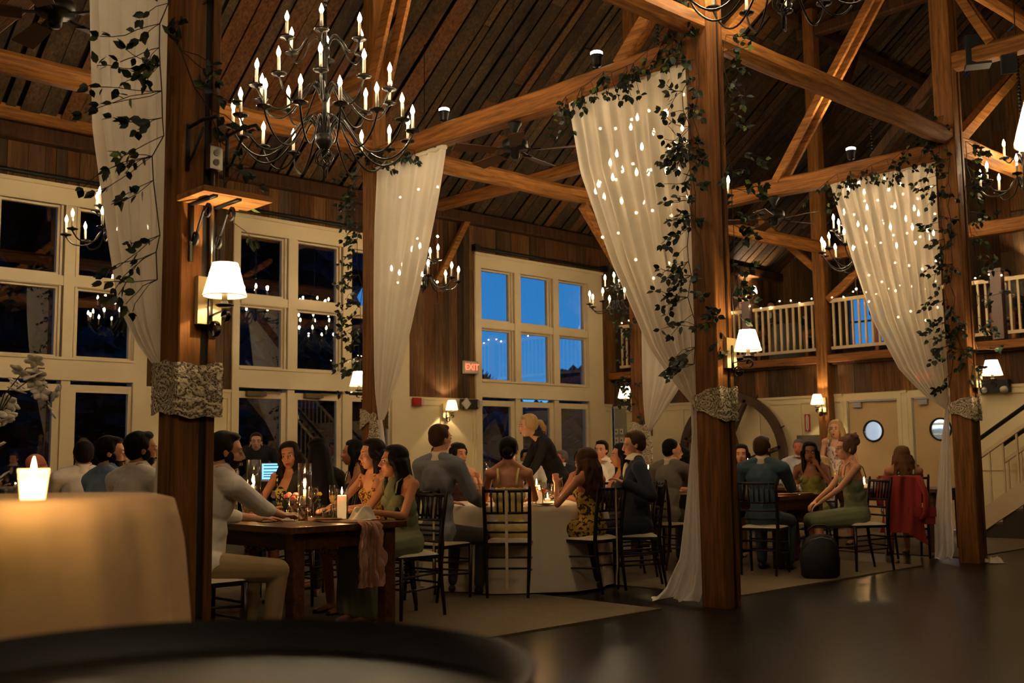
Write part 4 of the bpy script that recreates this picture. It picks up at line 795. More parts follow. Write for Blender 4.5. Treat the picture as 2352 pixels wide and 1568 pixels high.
def pr_hurr(h=.4, c=.2):
    o = P_('hurricane_candle'); MB().olathe([(.0, .001), (.052, .001), (.052, h), (.0515, h), (.051, .003)], (0, 0, 0), 28).build('glass_cylinder', glassT, o, True); MB().lathe([(.011, .02), (.01, c)], (0, 0, 0), 10).build('taper', wax, o, True); MB().lathe([(.03, .002), (.03, .008), (.012, .012), (.014, .03), (.0, .03)], (0, 0, 0), 14).build('holder', brass, o, True); flame_obj(o, c+.012, 1.2); return o
def pr_taper():
    o = P_('taper_candle'); MB().lathe([(.032, .001), (.03, .008), (.008, .015), (.012, .03), (.007, .045), (.007, .08), (.014, .09), (.015, .105), (.0, .1)], (0, 0, 0), 16).build('brass_holder', brass, o, True); MB().lathe([(.0115, .1), (.01, .24), (.004, .245)], (0, 0, 0), 12).build('taper', emitwax, o, True); flame_obj(o, .257, 1.2); return o
def pr_vot():
    o = P_('votive_candle'); MB().olathe([(0, .001), (.027, .001), (.034, .07), (.033, .07), (.026, .003)], (0, 0, 0), 20).build('glass_cup', glassT, o, True); MB().lathe([(.0, .004), (.025, .004), (.027, .03), (0, .031)], (0, 0, 0), 16).build('wax', emitwax, o, True); flame_obj(o, .042, .8); return o
emitwax = mat('glowing_wax', (250, 226, 176), .5); bb = emitwax.node_tree.nodes['Principled BSDF']; bb.inputs['Emission Color'].default_value = (1, .62, .26, 1); bb.inputs['Emission Strength'].default_value = .5; bb.inputs['Subsurface Weight'].default_value = .3; emitwax.cycles.emission_sampling = 'NONE'  # flame glow showing through the wax is put in as emission
PR['pillar'], PR['hurr'], PR['taper'], PR['votive'] = pr_pillar(), pr_hurr(), pr_taper(), pr_vot()
def flower(m, c, r, rnd, mi=0):
    for k in range(16):
        a = k*2.4; rr = r*(.15+.85*sqrt(k/16)); tilt = rr/r; d = V((cos(a)*tilt, sin(a)*tilt, 1-.6*tilt)).normalized(); n = d; s = frame(d)[0]
        p = V(c)+V((cos(a)*rr*.5, sin(a)*rr*.5, r*.35*(1-tilt))); q = r*(.35+.35*tilt); m.ell(p, (q, q, q*.28), n.to_track_quat('Z', 'Y').to_matrix(), 1, mi)
def pr_bud(name, c1, c2, n, h, seed):
    o = P_(name); rnd = random.Random(seed); MB().olathe([(0, .001), (.022, .001), (.028, .03), (.024, .055), (.01, .075), (.011, .1)], (0, 0, 0), 16).build('glass_vase', glassT, o, True)
    st = MB(); fl = MB(); lv = MB()
    for i in range(n):
        a = i*2.4; r_ = .0 if n == 1 else .035; e = V((cos(a)*r_*(1+i*.1), sin(a)*r_*(1+i*.1), h+rnd.uniform(-.02, .03))); st.tube([(0, 0, .02), (e.x*.3, e.y*.3, h*.6), e], .0018, 4); flower(fl, e, rnd.uniform(.024, .032), rnd, i % 2); leaf(lv, e*.7, V((cos(a+1), sin(a+1), .3)), V((0, 0, 1)), .04)
    st.build('stems', mat('stem_green', (70, 96, 50), .6), o, True); lv.build('leaves', mat('leaf_green', (80, 108, 62), .6), o); fl.build('blossoms', [mat(name+'_a', c1, .7), mat(name+'_b', c2, .7)], o, True); return o
PR['pink'] = pr_bud('pink_rose_vase', (238, 120, 108), (244, 160, 140), 4, .15, 1); PR['peach'] = pr_bud('peach_rose_vase', (244, 176, 140), (250, 214, 180), 4, .15, 2); PR['white'] = pr_bud('white_flower_vase', (244, 236, 206), (226, 226, 190), 6, .17, 3); PR['yellow'] = pr_bud('yellow_flower_vase', (240, 214, 110), (246, 226, 140), 1, .18, 4)
def pr_nap(seed, s=1.):
    o = P_('crumpled_napkin'); rnd = random.Random(seed); ph = [rnd.uniform(0, 6) for _ in range(6)]
    def F(u, v): x, y = (u-.5), (v-.5); r = sqrt(x*x+y*y)*2; h = max(0, 1-r**2.4)*(.045+.02*sin(9*x+ph[0])+.018*sin(13*y+ph[1])+.012*sin(17*(x+y)+ph[2])); return V((x*.2*s+.01*sin(12*y+ph[3]), y*.16*s+.01*sin(14*x+ph[4]), .003+abs(h)*s))
    MB().grid(F, 36, 30).build('folds', cloth, o, True); return o
PR['napkin'] = pr_nap(1); PR['napkin2'] = pr_nap(5)
o = P_('dinner_plate'); MB().lathe([(0, .003), (.05, .003), (.06, .005), (.1, .014), (.102, .016), (.06, .008), (0, .007)], (0, 0, 0), 28).build('dish', mat('stoneware', (150, 120, 84), .35), o, True); PR['plate'] = o
USED = set()
def put(kind, x, y, z, label, cat, group=None, rz=None, lamp=0, scale=None):
    rz = random.uniform(0, 6.28) if rz is None else rz
    if kind not in USED: o = PR[kind]; o.location = (x, y, z); o.rotation_euler = (0, 0, rz); USED.add(kind)
    else: o = ctree(PR[kind], None, (x, y, z), rz)
    if group is None and 'group' in o: del o['group']
    tag(o, label, cat, group)
    if scale: o.scale = (scale,)*3
    if lamp: light((x, y, z+lamp), 6., .012, (1, .55, .22))
    return o
def putp(kind, px, py, z, label, cat, group=None, **k):
    p = pZ(px, py, z); q = V((p.x-7.17, p.y-7.42, 0))
    if z == .757 and q.length > .7: p = V((7.17, 7.42, z))+q.normalized()*.7
    return put(kind, p.x, p.y, z, label, cat, group, **k)
T = .752
gc, gg, gf = 'candles on the tables', 'glasses on the tables', 'flower vases on the tables'
putp('pillar', 785, 1192, T, 'pillar candle in a glass cylinder at the end of the front table', 'candle', gc, lamp=.2)
put('hurr', 4.6, 7.1, T, 'tall hurricane glass with a taper, on the front table behind the pillar candle', 'candle', gc, lamp=.23)
putp('hurr', 582, 1180, T, 'tallest hurricane glass, at the left of the front table', 'candle', gc, scale=1.08)
put('taper', 4.3, 7.35, T, 'taper candle in a brass holder on the front table', 'candle', gc, lamp=.28)
put('votive', 4.52, 7.5, T, 'bright votive beside the white napkin on the front table', 'candle', gc, lamp=.06); put('votive', 4.35, 8.1, T, 'votive far back on the front table', 'candle', gc, lamp=.06); put('votive', 4.15, 7.9, T, 'votive at the back left of the front table', 'candle', gc)
put('hurr', 4.2, 8.5, T, 'hurricane glass at the far end of the front table', 'candle', gc, lamp=.23)
for x, y, t in ((4.05, 7.45, 'votive left of the brass candlestick'), (4.2, 7.65, 'votive just behind the brass candlestick'), (3.98, 8.1, 'votive at the far left edge of the front table'), (4.5, 8.0, 'votive behind the peach roses'), (4.35, 7.2, 'votive in front of the brass candlestick')): put('votive', x, y, T, t, 'candle', gc)
put('goblet', 4.42, 6.95, T, 'water goblet in front of the pink roses', 'glass', gg); put('goblet', 4.0, 6.9, T, 'water goblet nearest the man in white on the front table', 'glass', gg); put('goblet', 4.58, 7.75, T, 'water goblet behind the pink roses', 'glass', gg); put('goblet', 3.98, 7.7, T, 'water goblet at the back left of the front table', 'glass', gg)
put('wine', 4.58, 6.95, T, 'wine glass beside the pink roses', 'glass', gg); put('wine', 4.05, 8.0, T, 'wine glass at the back left of the front table', 'glass', gg); put('flute', 4.66, 6.82, T, 'champagne flute beside the pillar candle', 'glass', gg); put('tumbler', 4.48, 6.62, T, 'tumbler just left of the pillar candle', 'glass', gg); put('tumbler', 4.64, 6.72, T, 'tumbler just behind the pillar candle', 'glass', gg)
for k, x, y, t in (('goblet', 4.3, 6.62, 'water goblet at the front left of the pink roses'), ('goblet', 4.18, 7.1, 'water goblet between the two hurricane glasses'), ('wine', 4.3, 7.75, 'wine glass behind the brass candlestick'), ('tumbler', 4.2, 6.5, 'tumbler beside the standing napkin'), ('wine', 4.2, 8.3, 'wine glass at the far end of the front table'), ('flute', 4.4, 8.25, 'champagne flute at the far end of the front table')): put(k, x, y, T, t, 'glass', gg)
put('wine', 4.62, 7.95, T, 'wine glass before the smiling woman', 'glass', gg)
put('pink', 4.5, 7.15, T, 'pink roses in a bud vase on the front table', 'flowers', gf); put('peach', 4.42, 7.65, T, 'peach roses in a bud vase on the front table', 'flowers', gf); put('white', 4.28, 8.2, T, 'white and green flowers in a vase on the front table', 'flowers', gf); put('white', 4.45, 8.45, T, 'white flowers at the far end of the front table', 'flowers', gf); put('yellow', 4.6, 6.9, T, 'single yellow bloom in a bud vase on the front table', 'flowers', gf)
put('napkin', 4.58, 6.32, T, 'crumpled white napkin before the woman in sage green', 'napkin', 'napkins', scale=1.15); put('napkin2', 4.25, 6.72, T, 'white napkin standing beside the resting hand', 'napkin', 'napkins', scale=.9)
put('plate', 4.35, 6.42, T, 'plate with leftovers behind the resting hand', 'plate', 'plates'); put('plate', 4.45, 7.3, T, 'plate before the dark haired woman at the front table', 'plate', 'plates'); put('plate', 3.95, 6.55, T, 'plate before the man in white at the front table', 'plate', 'plates')
# runner over the end of the front table
run = sheer('gauze_runner', (216, 170, 146), .95, .3)
def RU(u, v):
    L = 2.6+.42; s = v*L; x = 4.36+(u-.5)*(.2+.02*sin(s*9))+.006*sin(s*40+u*20)+.008*sin(u*38); w_ = .006*sin(u*50+s*3)
    if s < 2.6: return V((x, 5.95+2.6-s, .7545+abs(w_)+.002*sin(s*30)))
    q = s-2.6; return V((x+.008*sin(q*22+u*9), 5.95-.03-.022*sin(u*31+1.2*sin(q*7))-.01*sin(q*43+u*17)-.006*sin(q*90+u*40), .754-q))
o = MB().grid(RU, 48, 150).build('table_runner', run, None, True); tag(o, 'crinkled dusty pink gauze runner hanging over the end of the front table', 'table runner')
# round table
z2 = .757
for k, px, py, t, lamp in (('pillar', 1233, 1158, 'tall pillar candle right of the woman in yellow', .2), ('votive', 1258, 1152, 'votive behind the cocktail coupe', .06), ('hurr', 1101, 1110, 'hurricane glass beyond the dark haired woman at the round table', 0), ('votive', 1205, 1118, 'votive behind the woman in yellow', .06), ('votive', 1152, 1120, 'votive left of the woman in yellow', .06)): putp(k, px, py, z2, t, 'candle', gc, lamp=lamp)
putp('pillar', 1243, 1160, z2, 'shorter pillar candle beside the tall one on the round table', 'candle', gc, scale=.75, lamp=.14)
for k, px, py, t in (('wine', 1284, 1154, 'wine glass at the right of the round table'), ('goblet', 1268, 1150, 'water goblet at the right of the round table'), ('coupe', 1254, 1160, 'pink cocktail coupe on the round table'), ('flute', 1085, 1152, 'flute before the man in the grey jacket'), ('goblet', 1103, 1150, 'water goblet before the man in the grey jacket'), ('wine', 1075, 1140, 'wine glass at the left of the round table'), ('wine', 1118, 1128, 'wine glass in front of the dark haired woman'), ('goblet', 1296, 1140, 'goblet before the woman in the floral dress')): putp(k, px, py, z2, t, 'glass', gg)
putp('white', 1203, 1130, z2, 'spray of tiny white blossoms behind the woman in yellow', 'flowers', gf, scale=1.35); putp('peach', 1110, 1118, z2, 'peach roses on the round table', 'flowers', gf); putp('plate', 1285, 1163, z2, 'plate at the right edge of the round table', 'plate', 'plates')
# table between the posts
for k, x, y, t, lamp, s in (('taper', 9.8, 6.62, 'taper candle between the man in blue and the woman', .28, 1.2), ('taper', 9.85, 7.6, 'taper candle before the balding man in grey', .28, 1.2), ('taper', 9.75, 6.95, 'taper candle just right of the middle post', .28, 1.2), ('hurr', 9.95, 7.0, 'hurricane glass behind the man in blue', 0, .8), ('votive', 9.78, 6.3, 'low votive at the corner beside the blue elbow', .06, 1.1), ('taper', 10.2, 8.3, 'taper candle at the far end behind the post', .28, 1)): put(k, x, y, T, t, 'candle', gc, lamp=lamp, scale=s)
for k, px, py, t in (('wine', 1834, 1128, 'wine glass left of the large coupe on the far table'), ('goblet', 1862, 1126, 'big round goblet on the far table'), ('coupe', 1833, 1136, 'coupe glass at the front of the far table'), ('wine', 1846, 1118, 'wine glass behind the round goblet')): putp(k, px, py, T, t, 'glass', gg, scale=1.1)
for x, y, t in ((10.3, 6.25, 'plate at the near end of the far table'), (10.0, 6.28, 'plate beside the coupe on the far table')): put('plate', x, y, T, t, 'plate', 'plates')
m = MB(); m.grid(lambda u, v: V((10.02+.5*u, 6.2+.25*v+.02*sin(u*9), .754+.006*abs(sin(u*40+v*9)))), 30, 8); tag(m.build('table_runner', run, None, True), 'bunched pink gauze runner on the far table', 'table runner')
for k, x, y, t, lamp, s in (('pillar', 12.62, 6.15, 'tall pillar candle beside the far right curtain', .2, 1.3), ('votive', 12.5, 6.75, 'votive left of the woman with the red jacket', .06, 1.6), ('hurr', 12.55, 7.0, 'hurricane glass left of the woman with the red jacket', 0, .8)): put(k, x, y, T, t, 'candle', gc, lamp=lamp, scale=s)
put('yellow', 12.5, 7.15, T, 'small golden blooms in a vase left of the red jacket', 'flowers', gf); put('yellow', 12.5, 6.3, T, 'golden blooms right of the woman with the red jacket', 'flowers', gf, scale=1.3)
# aisle tables beyond
for k, x, y, t, lamp, s in (('taper', 10.3, 10.7, 'taper candle in front of the red faced man', .28, 1.2), ('votive', 10.35, 10.9, 'votive on the aisle table by the blue windows', .06, 1.2), ('hurr', 10.4, 11.4, 'hurricane glass on the aisle table by the blue windows', 0, 1), ('votive', 4.6, 10.9, 'votive glass before the bald man', .06, 1.6), ('votive', 4.8, 11.6, 'small votive at the back of the bald man\'s table', .06, 1.2)): put(k, x, y, T, t, 'candle', gc, lamp=lamp, scale=s)
for k, x, y, t in (('goblet', 4.5, 10.6, 'goblet before the bald man'), ('goblet', 10.2, 10.6, 'goblet before the red faced man'), ('wine', 10.5, 10.8, 'wine glass on the aisle table')): put(k, x, y, T, t, 'glass', gg)
q_ = pZ(2283, 1292, .0); put('napkin2', q_.x, q_.y, .003, 'crumpled white cloth end lying on the dark floor right of the far post', 'cloth', scale=1.1)
# big votive on the cocktail table
V1 = pZ(75, 1149, 1.084); VV = empty('candle_glass', tuple(V1), 0, 'bright frosted candle glass on the cream cocktail table', 'candle')
MB().olathe([(0, .001), (.028, .001), (.036, .075), (.035, .075), (.027, .003)], (0, 0, 0), 28).build('glass_cup', sheer('frosted_glass', (255, 236, 200), .35, .8), VV, True); cw = emit('flamelit_wax', (255, 220, 140), 7); MB().lathe([(0, .004), (.026, .004), (.0305, .045), (.015, .05), (0, .056)], (0, 0, 0), 24).build('wax', cw, VV, True); flame_obj(VV, .06, .8); light(tuple(V1+V((0, 0, .1))), 1.2, .02, (1, .6, .28))  # wax itself emits, standing in for candlelight inside the cup
# white orchid spray at the left edge
OV = empty('orchid_vase', (1.88, 5.75, 0), 0, 'tall white orchid spray at the left edge', 'flowers'); MB().lathe([(.14, 0), (.12, .03), (.03, .06), (.03, .9), (.07, 1.02), (.09, 1.05)], (0, 0, 0), 20).build('pedestal', iron, OV, True)
st, fl = MB(), MB(); rnd = random.Random(4)
for k in range(3):
    pts = [V((.0, 0, 1.04)), V((-.02*k, .02, 1.3)), V((.05+.02*k, -.0, 1.52)), V((.14+.03*k, -.05, 1.66-.05*k)), V((.22+.02*k, -.08, 1.66-.1*k))]; st.tube(pts, .003, 5)
    for i in range(9):
        a = i/8*3.6+.3; j = int(a); p = pts[j].lerp(pts[min(j+1, 4)], a-j)+V([rnd.uniform(-.05, .05) for _ in range(3)]); R_ = Euler((rnd.uniform(-1, 1), rnd.uniform(-1, 1), rnd.uniform(0, 6))).to_matrix()
        for q in range(5): fl.ell(p+R_ @ V((.026*cos(q*1.257), .026*sin(q*1.257), 0)), (.03, .022, .006), R_ @ Matrix.Rotation(q*1.257, 3, 'Z'), 1)
st.build('stems', stemM, OV, True); fl.build('blossoms', mat('orchid_white', (255, 248, 228), .6), OV, True)
# laptop stand by the window
D_ = empty('laptop_table', (7.45, 12.1, 0), 0, 'small dark stand with the laptop by the dark doors', 'table'); MB().box(-.35, .35, -.25, .25, .88, .92).build('top', timD, D_); [MB().tube([(x, y, 0), (x, y, .88)], .015, 6).build('leg', blackM, D_) for x in (-.3, .3) for y in (-.2, .2)]
LT = empty('laptop', (7.3, 11.98, .92), radians(-35), 'open laptop with a pale blue screen by the dark doors', 'laptop'); MB().box(-.16, .16, -.12, .12, 0, .015).build('keyboard_base', steel, LT); s_ = MB().box(-.16, .16, .118, .126, .015, .23).build('lid', steel, LT); MB().box(-.15, .15, .112, .118, .025, .22).build('screen', emit('screen_blue', (120, 180, 235), 1.6), LT)
for z in (.05, .08, .11, .15, .19): MB().box(-.13, .1+.02*sin(z*90), .110, .1125, z, z+.012).build('screen_row', emit('screen_row', (30, 70, 110), .6) if z == .05 else bpy.data.materials['screen_row'], LT)
# ================================================================ outside
struct(MB().box(-30, 60, YW+.2, 60, -.4, -.12).build('ground', mat('night_grass', (34, 56, 46), .9)))
def tree(x, y, h, r, seed, label):
    T_ = empty('tree', (x, y, 0), 0, label, 'tree', 'trees outside the windows'); rnd = random.Random(seed); MB().tube([(0, 0, -.2), (.1, 0, h*.4), (0, .1, h*.7)], [r*.09, r*.07, r*.03], 8).build('trunk', timD, T_, True)
    m = MB(); vs, fs = ico(3)
    for k in range(26):
        c = V((rnd.uniform(-1, 1)*r*.7, rnd.uniform(-1, 1)*r*.7, h*.05+rnd.random()*h*.8)); q = r*rnd.uniform(.3, .5)
        m.add([c+V((v.x*q*(1+.25*sin(v.y*17+k)*sin(v.z*19)), v.y*q*(1+.25*sin(v.x*21+k)), v.z*q*(1+.25*sin(v.x*18+v.y*15)))) for v in vs], fs)
    for k in range(700): d = V((rnd.gauss(0, 1), rnd.gauss(0, 1), rnd.gauss(0, 1))).normalized(); leaf(m, V((d.x*r, d.y*r, h*.52+d.z*h*.45)), d, V((0, 0, 1)), .3)
    m.build('crown', mat('night_leaves', (34, 56, 52), .9), T_); return T_
for i, (x, y, h, r) in enumerate(((-1, 24, 10, 4), (3, 23, 11, 4), (6.5, 24, 11.5, 4), (9.8, 23.5, 11.5, 3.8), (12.8, 23.8, 11.3, 3.2), (15.2, 24.5, 10.6, 3.2))): tree(x, y, h, r, i, 'dark tree outside the left windows, %s in the row from the left' % ('first', 'second', 'third', 'fourth', 'fifth', 'sixth')[i])
for i, (x, y) in enumerate(((4.6, 20.5), (6.6, 20), (8.4, 20.4), (10.4, 20.2), (12.4, 20.6), (14.5, 20.4), (16.8, 21.))): tree(x, y, 3.6, 1.5, 40+i, 'dark bush outside the left doors, %s in the row from the left' % ('first', 'second', 'third', 'fourth', 'fifth', 'sixth', 'seventh')[i])
tree(33.5, 29, 5., 2.2, 9, 'dark tree low in the right pane of the blue window'); tree(24.4, 27.5, 4.1, 1.3, 10, 'small dark tree low in the left pane of the blue window'); tree(29, 31, 2.6, 3.4, 11, 'dark tree behind the right glass door of the blue bay'); tree(25, 27, 2.6, 2.6, 12, 'dark bush behind the glass doors of the blue bay')
# ================================================================ people
RM = []   # bodies and clothes waiting for their voxel skin
def vox(mb, name, m, parent, size, sm=3):
    o = mb.build(name, m, parent, True); r = o.modifiers.new('r', 'REMESH'); r.mode = 'VOXEL'; r.voxel_size = size; r.use_smooth_shade = True
    if sm: s = o.modifiers.new('s', 'SMOOTH'); s.factor = .5; s.iterations = sm
    RM.append(o); return o
SK = {'fair': (226, 164, 128), 'tan': (196, 134, 96), 'red': (220, 128, 98), 'brown': (128, 76, 48), 'pale': (232, 180, 150)}
HC = {'black': (9, 7, 6), 'dark': (24, 15, 10), 'brown': (66, 42, 24), 'blonde': (196, 164, 112), 'grey': (120, 112, 104), 'lightbrown': (96, 62, 34), 'pinkblonde': (112, 80, 66)}
def skinm(k): return mat('skin_'+k, SK[k], .5, sss=.08)
def hairm(k):
    m = mat('hair_'+k, HC[k], .55, noise=(.35, 30, (1, 1, .15)), bump=.5); m.node_tree.nodes['Principled BSDF'].inputs['Specular IOR Level'].default_value = .15; return m
def clothm(k, c, r=.85, **kw): return mat('cloth_'+k, c, r, noise=(.1, 18, (1, 1, 1)), bump=.25, **kw)
def floral(k, base, spots, sc=16):
    if 'cloth_'+k in MC: return MC['cloth_'+k]
    m = mat('cloth_'+k, base, .85); nt = m.node_tree; N = nt.nodes.new; L = nt.links.new; b = nt.nodes['Principled BSDF']; tc = N('ShaderNodeTexCoord'); v = N('ShaderNodeTexNoise'); v.inputs['Scale'].default_value = sc; v.inputs['Detail'].default_value = 3; L(tc.outputs['Object'], v.inputs['Vector'])
    rp = N('ShaderNodeValToRGB'); rp.color_ramp.interpolation = 'CONSTANT'; e = rp.color_ramp.elements; e[0].color = (*s2l(spots), 1); e[1].position = .47; e[1].color = (*s2l(base), 1); L(v.outputs['Fac'], rp.inputs['Fac']); L(rp.outputs[0], b.inputs['Base Color']); return m
def hand(m, wrist, d, up, s=1., side=1, curl=.5):
    """palm with four fingers of unequal length and a thumb leaving the side of the palm"""
    d = d.normalized(); n = (up-d*up.dot(d)).normalized(); x = d.cross(n)*side; c = wrist+d*.045*s
    R = Matrix((x, d, n)).transposed(); m.ell(c, (.038*s, .05*s, .014*s), R, 2)
    for i, (ox, L) in enumerate(((-.028, .068), (-.0095, .078), (.0095, .073), (.027, .058))):
        p = c+x*(ox*s)+d*(.038*s); dd = d.copy()
        for k, fr in enumerate((.42, .32, .26)):
            a = curl*(.35+.45*k); dd = (d*cos(a)-n*sin(a)); q = p+dd*(L*fr*s); m.cap(p, q, (.0088-.0008*k)*s, (.0082-.0008*k)*s, 7); p = q
    p = c-x*(.03*s)-d*(.02*s); q = p-x*(.028*s)+d*(.028*s)-n*(.008*s); m.cap(p, q, .011*s, .0095*s, 7); m.cap(q, q+d*(.026*s)-x*.004*s-n*(.008*s), .0095*s, .008*s, 7)
def ik(a, t, l1, l2, pole):
    d = t-a; L = min(d.length, l1+l2-.005); d = d.normalized(); t = a+d*L; x = (l1*l1-l2*l2+L*L)/(2*L); h = sqrt(max(l1*l1-x*x, 0)); p = (pole-d*pole.dot(d)).normalized(); return a+d*x+p*h, t
def person(label, X, Y, face, top, sex='f', skin='fair', hair=('short', 'dark'), outfit=('shirt', (220, 214, 200)), trousers=(60, 56, 50), lean=.06, side=0., head=(0, 0), hl=None, hr=None, q=.011, stand=False, bend=0., chairlab=None, ribbon=False, chair_off=0., skirtlen='knee', glasses=False, beard=False, group=None, legs=True, cat='person', chface=None, earrings=False, hroll=0.):
    P = empty('person', (X, Y, 0), radians(face-90), label, cat)
    fem = sex == 'f'; hipz = .56 if not stand else .93
    base = 1.31 if not stand else 1.68; k = (top-hipz)/(base-hipz); k = max(.82, min(1.25, k)) if not bend else 1.
    sh = .168 if fem else .205; S = V((side, 0, 0))
    def sp(t): return V((side*t/.46, sin(lean+bend*.6)*t*k, hipz+cos(lean+bend*.6)*t*k))
    pel, wst, chs, nkb = sp(0), sp(.19), sp(.36), sp(.51)
    hd = nkb+V((side*.15, .02+sin(lean*1.2+bend*.5)*.14, .155)); hd.z = (top-.128) if not bend else hd.z
    if bend: hd = nkb+V((0, .13, .12))
    HR = (Euler((radians(head[1]), radians(hroll), radians(head[0])), 'XYZ')).to_matrix(); H = lambda x, y, z: hd+HR @ V((x, y, z))
    b = MB(); rt = {}
    # trunk
    w = .92 if fem else 1.05
    b.ell(pel, (.165*w, .115, .12)); b.cap(pel, wst, .115*w, .1*w, 14); Rl = Matrix.Rotation(-lean-bend*.6, 3, 'X')
    b.ell(wst, (.128*w, .095, .13), Rl); b.ell(chs, (.152*w, .105*w, .17), Rl)
    if fem: [b.ell(chs+V((s*.06, .07, -.03)), (.055, .045, .05)) for s in (-1, 1)]
    SL, SR = nkb+V((-sh, -.01, -.06)), nkb+V((sh, -.01, -.06)); b.cap(SL, SR, .052*w, .052*w, 12); b.cap(nkb+V((-sh*.45, 0, -.02)), nkb+V((sh*.45, 0, -.02)), .05*w, .05*w, 10)
    b.cap(nkb+V((0, 0, -.03)), H(0, -.015, -.06), .052*w, .049*w, 12)
    for s in (-1, 1): b.cap(nkb+V((s*.03, -.015, .035)), nkb+V((s*sh*.8, -.015, -.035)), .036*w, .036*w, 10)
    # head
    b.ell(H(0, -.012, .035), (.074, .093, .086), HR, 3); b.ell(H(0, .03, -.04), (.058, .058, .07), HR, 3); b.ell(H(0, .055, -.09), (.026, .024, .02), HR); b.ell(H(0, .062, .03), (.052, .026, .03), HR)
    for s in (-1, 1):
        b.ell(H(s*.034, .06, -.022), (.026, .024, .026), HR); b.ell(H(s*.075, -.008, -.005), (.009, .017, .03), HR); b.ell(H(s*.012, .098, -.03), (.009, .01, .008), HR); b.cap(H(s*.012, .083, .03), H(s*.045, .072, .034), .009, .007, 8)
    b.cap(H(0, .086, .02), H(0, .109, -.024), .008, .011, 8); b.ell(H(0, .088, -.062), (.026, .012, .014), HR)
    # arms
    ul, fl = .29*(.94 if fem else 1.02), .25*(.94 if fem else 1.02); defaultL = V((-.17, .38, .79)) if not stand else V((-.25, .08, .8)); defaultR = V((.17, .38, .79)) if not stand else V((.25, .08, .8))
    elb = []
    for A, T_, s in ((SL, hl or defaultL, -1), (SR, hr or defaultR, 1)):
        T_ = V(T_); e, wr = ik(A, T_, ul, fl, V((s*.6, -.4, -1))); elb.append((A, e, wr)); r = .85 if fem else 1.
        b.cap(A, e, .046*r, .036*r, 10); b.cap(e, wr, .036*r, .024*r, 10); d = (wr-e).normalized(); fl_ = (V(T_).z < .86 and V(T_).z > .7 and not stand)
        if fl_: d = V((d.x, d.y, d.z*.2)).normalized()
        hand(b, wr, d, V((0, 0, 1)) if abs(d.z) < .8 else V((0, -1, 0)), .92 if fem else 1.03, s, .5 if fl_ else .9)
    # legs
    LG = []
    for s in (-1, 1):
        hp = pel+V((s*.085, .02, -.02))
        if stand: kn, an = V((s*.1, .03, .5)), V((s*.1, -.02, .09))
        else: kn, an = V((s*(.1 if fem else .15), .44, .5)), V((s*(.09 if fem else .14), .4, .09))
        LG.append((hp, kn, an)); b.cap(hp, kn, .082, .055, 10); b.cap(kn, an, .052, .034, 10); b.cap(an+V((0, -.01, -.04)), an+V((0, .13, -.06)), .034, .026, 8)
    body = vox(b, 'body', skinm(skin), P, q)
    # face details
    for s in (-1, 1):
        ey = MB().ell(H(s*.031, .0815, .008), (.0135, .008, .0065), HR, 2).build('eye', mat('eye_white', (214, 200, 184), .3), P, True)
        MB().ell(H(s*.031, .0868, .008), (.0058, .0045, .0058), HR, 2).build('iris', mat('iris', (30, 18, 12), .2), ey, True)
        MB().cap(H(s*.017, .0905, .0295), H(s*.047, .081, .0305), .0032, .0022, 6).build('eyebrow', hairm(hair[1] if hair[1] != 'blonde' else 'brown'), P, True)
    f = MB(); f.ell(H(0, .099, -.059), (.021, .006, .0045), HR); f.ell(H(0, .0985, -.067), (.018, .007, .005), HR); f.build('lips', mat('lips_'+sex, (176, 72, 62) if fem else (170, 100, 80), .4), P, True)
    if glasses: g_ = MB(); [g_.tube([H(s*.034+.02*cos(t*.52), .1, .006+.016*sin(t*.52)) for t in range(13)], .0016, 4) for s in (-1, 1)]; [g_.tube([H(s*.054, .1, .012), H(s*.078, 0, .012)], .0016, 4) for s in (-1, 1)]; g_.build('glasses', blackM, P, True)
    if beard: f = MB(); f.ell(H(0, .034, -.058), (.061, .058, .052), HR); f.ell(H(0, .088, -.05), (.028, .012, .008), HR); [f.ell(H(s*.06, .015, -.03), (.012, .03, .04), HR) for s in (-1, 1)]; f.build('beard', hairm(hair[1] if hair[1] != 'bald' else 'grey'), P, True)
    if earrings: [MB().tube([H(s*.08+.0*t, .0+.016*sin(t*.7), -.055+.02*cos(t*.7)) for t in range(10)], .002, 5).build('earring', mat('gold', (230, 180, 90), .25, 1.), P, True) for s in (-1, 1)]
    # hair
    st, hc = hair; h = MB()
    def E(x, y, z, r, fl=1): h.ell(H(x, y, z), r, HR, 3)
    if st != 'bald':
        E(0, -.028, .05, (.083, .092, .085)); E(0, -.045, .01, (.08, .07, .08))
        if st in ('short', 'quiff'): E(0, .02, .098, (.062, .055, .03)); [E(s*.072, .0, .03, (.012, .03, .035)) for s in (-1, 1)]
        if st == 'quiff': E(0, .035, .11, (.042, .034, .022))
        if st == 'receding': pass
        if st in ('long', 'bob', 'wavy', 'up', 'pony', 'mid'):
            E(0, -.014, .09, (.078, .083, .045)); [E(s*.07, .018, .03, (.019, .043, .065)) for s in (-1, 1)]
        if st == 'veil':
            E(0, -.01, .08, (.09, .095, .06)); h.cap(H(0, -.05, .02), V((hd.x, hd.y-.1, hd.z-.3)), .095, .13, 14); h.cap(V((hd.x, hd.y-.1, hd.z-.3)), V((hd.x+.03, hd.y-.13, hd.z-.6)), .13, .1, 14); h.cap(V((hd.x-.06, hd.y-.06, hd.z-.1)), V((hd.x-.14, hd.y-.08, hd.z-.4)), .05, .06, 10); h.cap(V((hd.x+.06, hd.y-.06, hd.z-.1)), V((hd.x+.15, hd.y-.08, hd.z-.45)), .05, .06, 10)
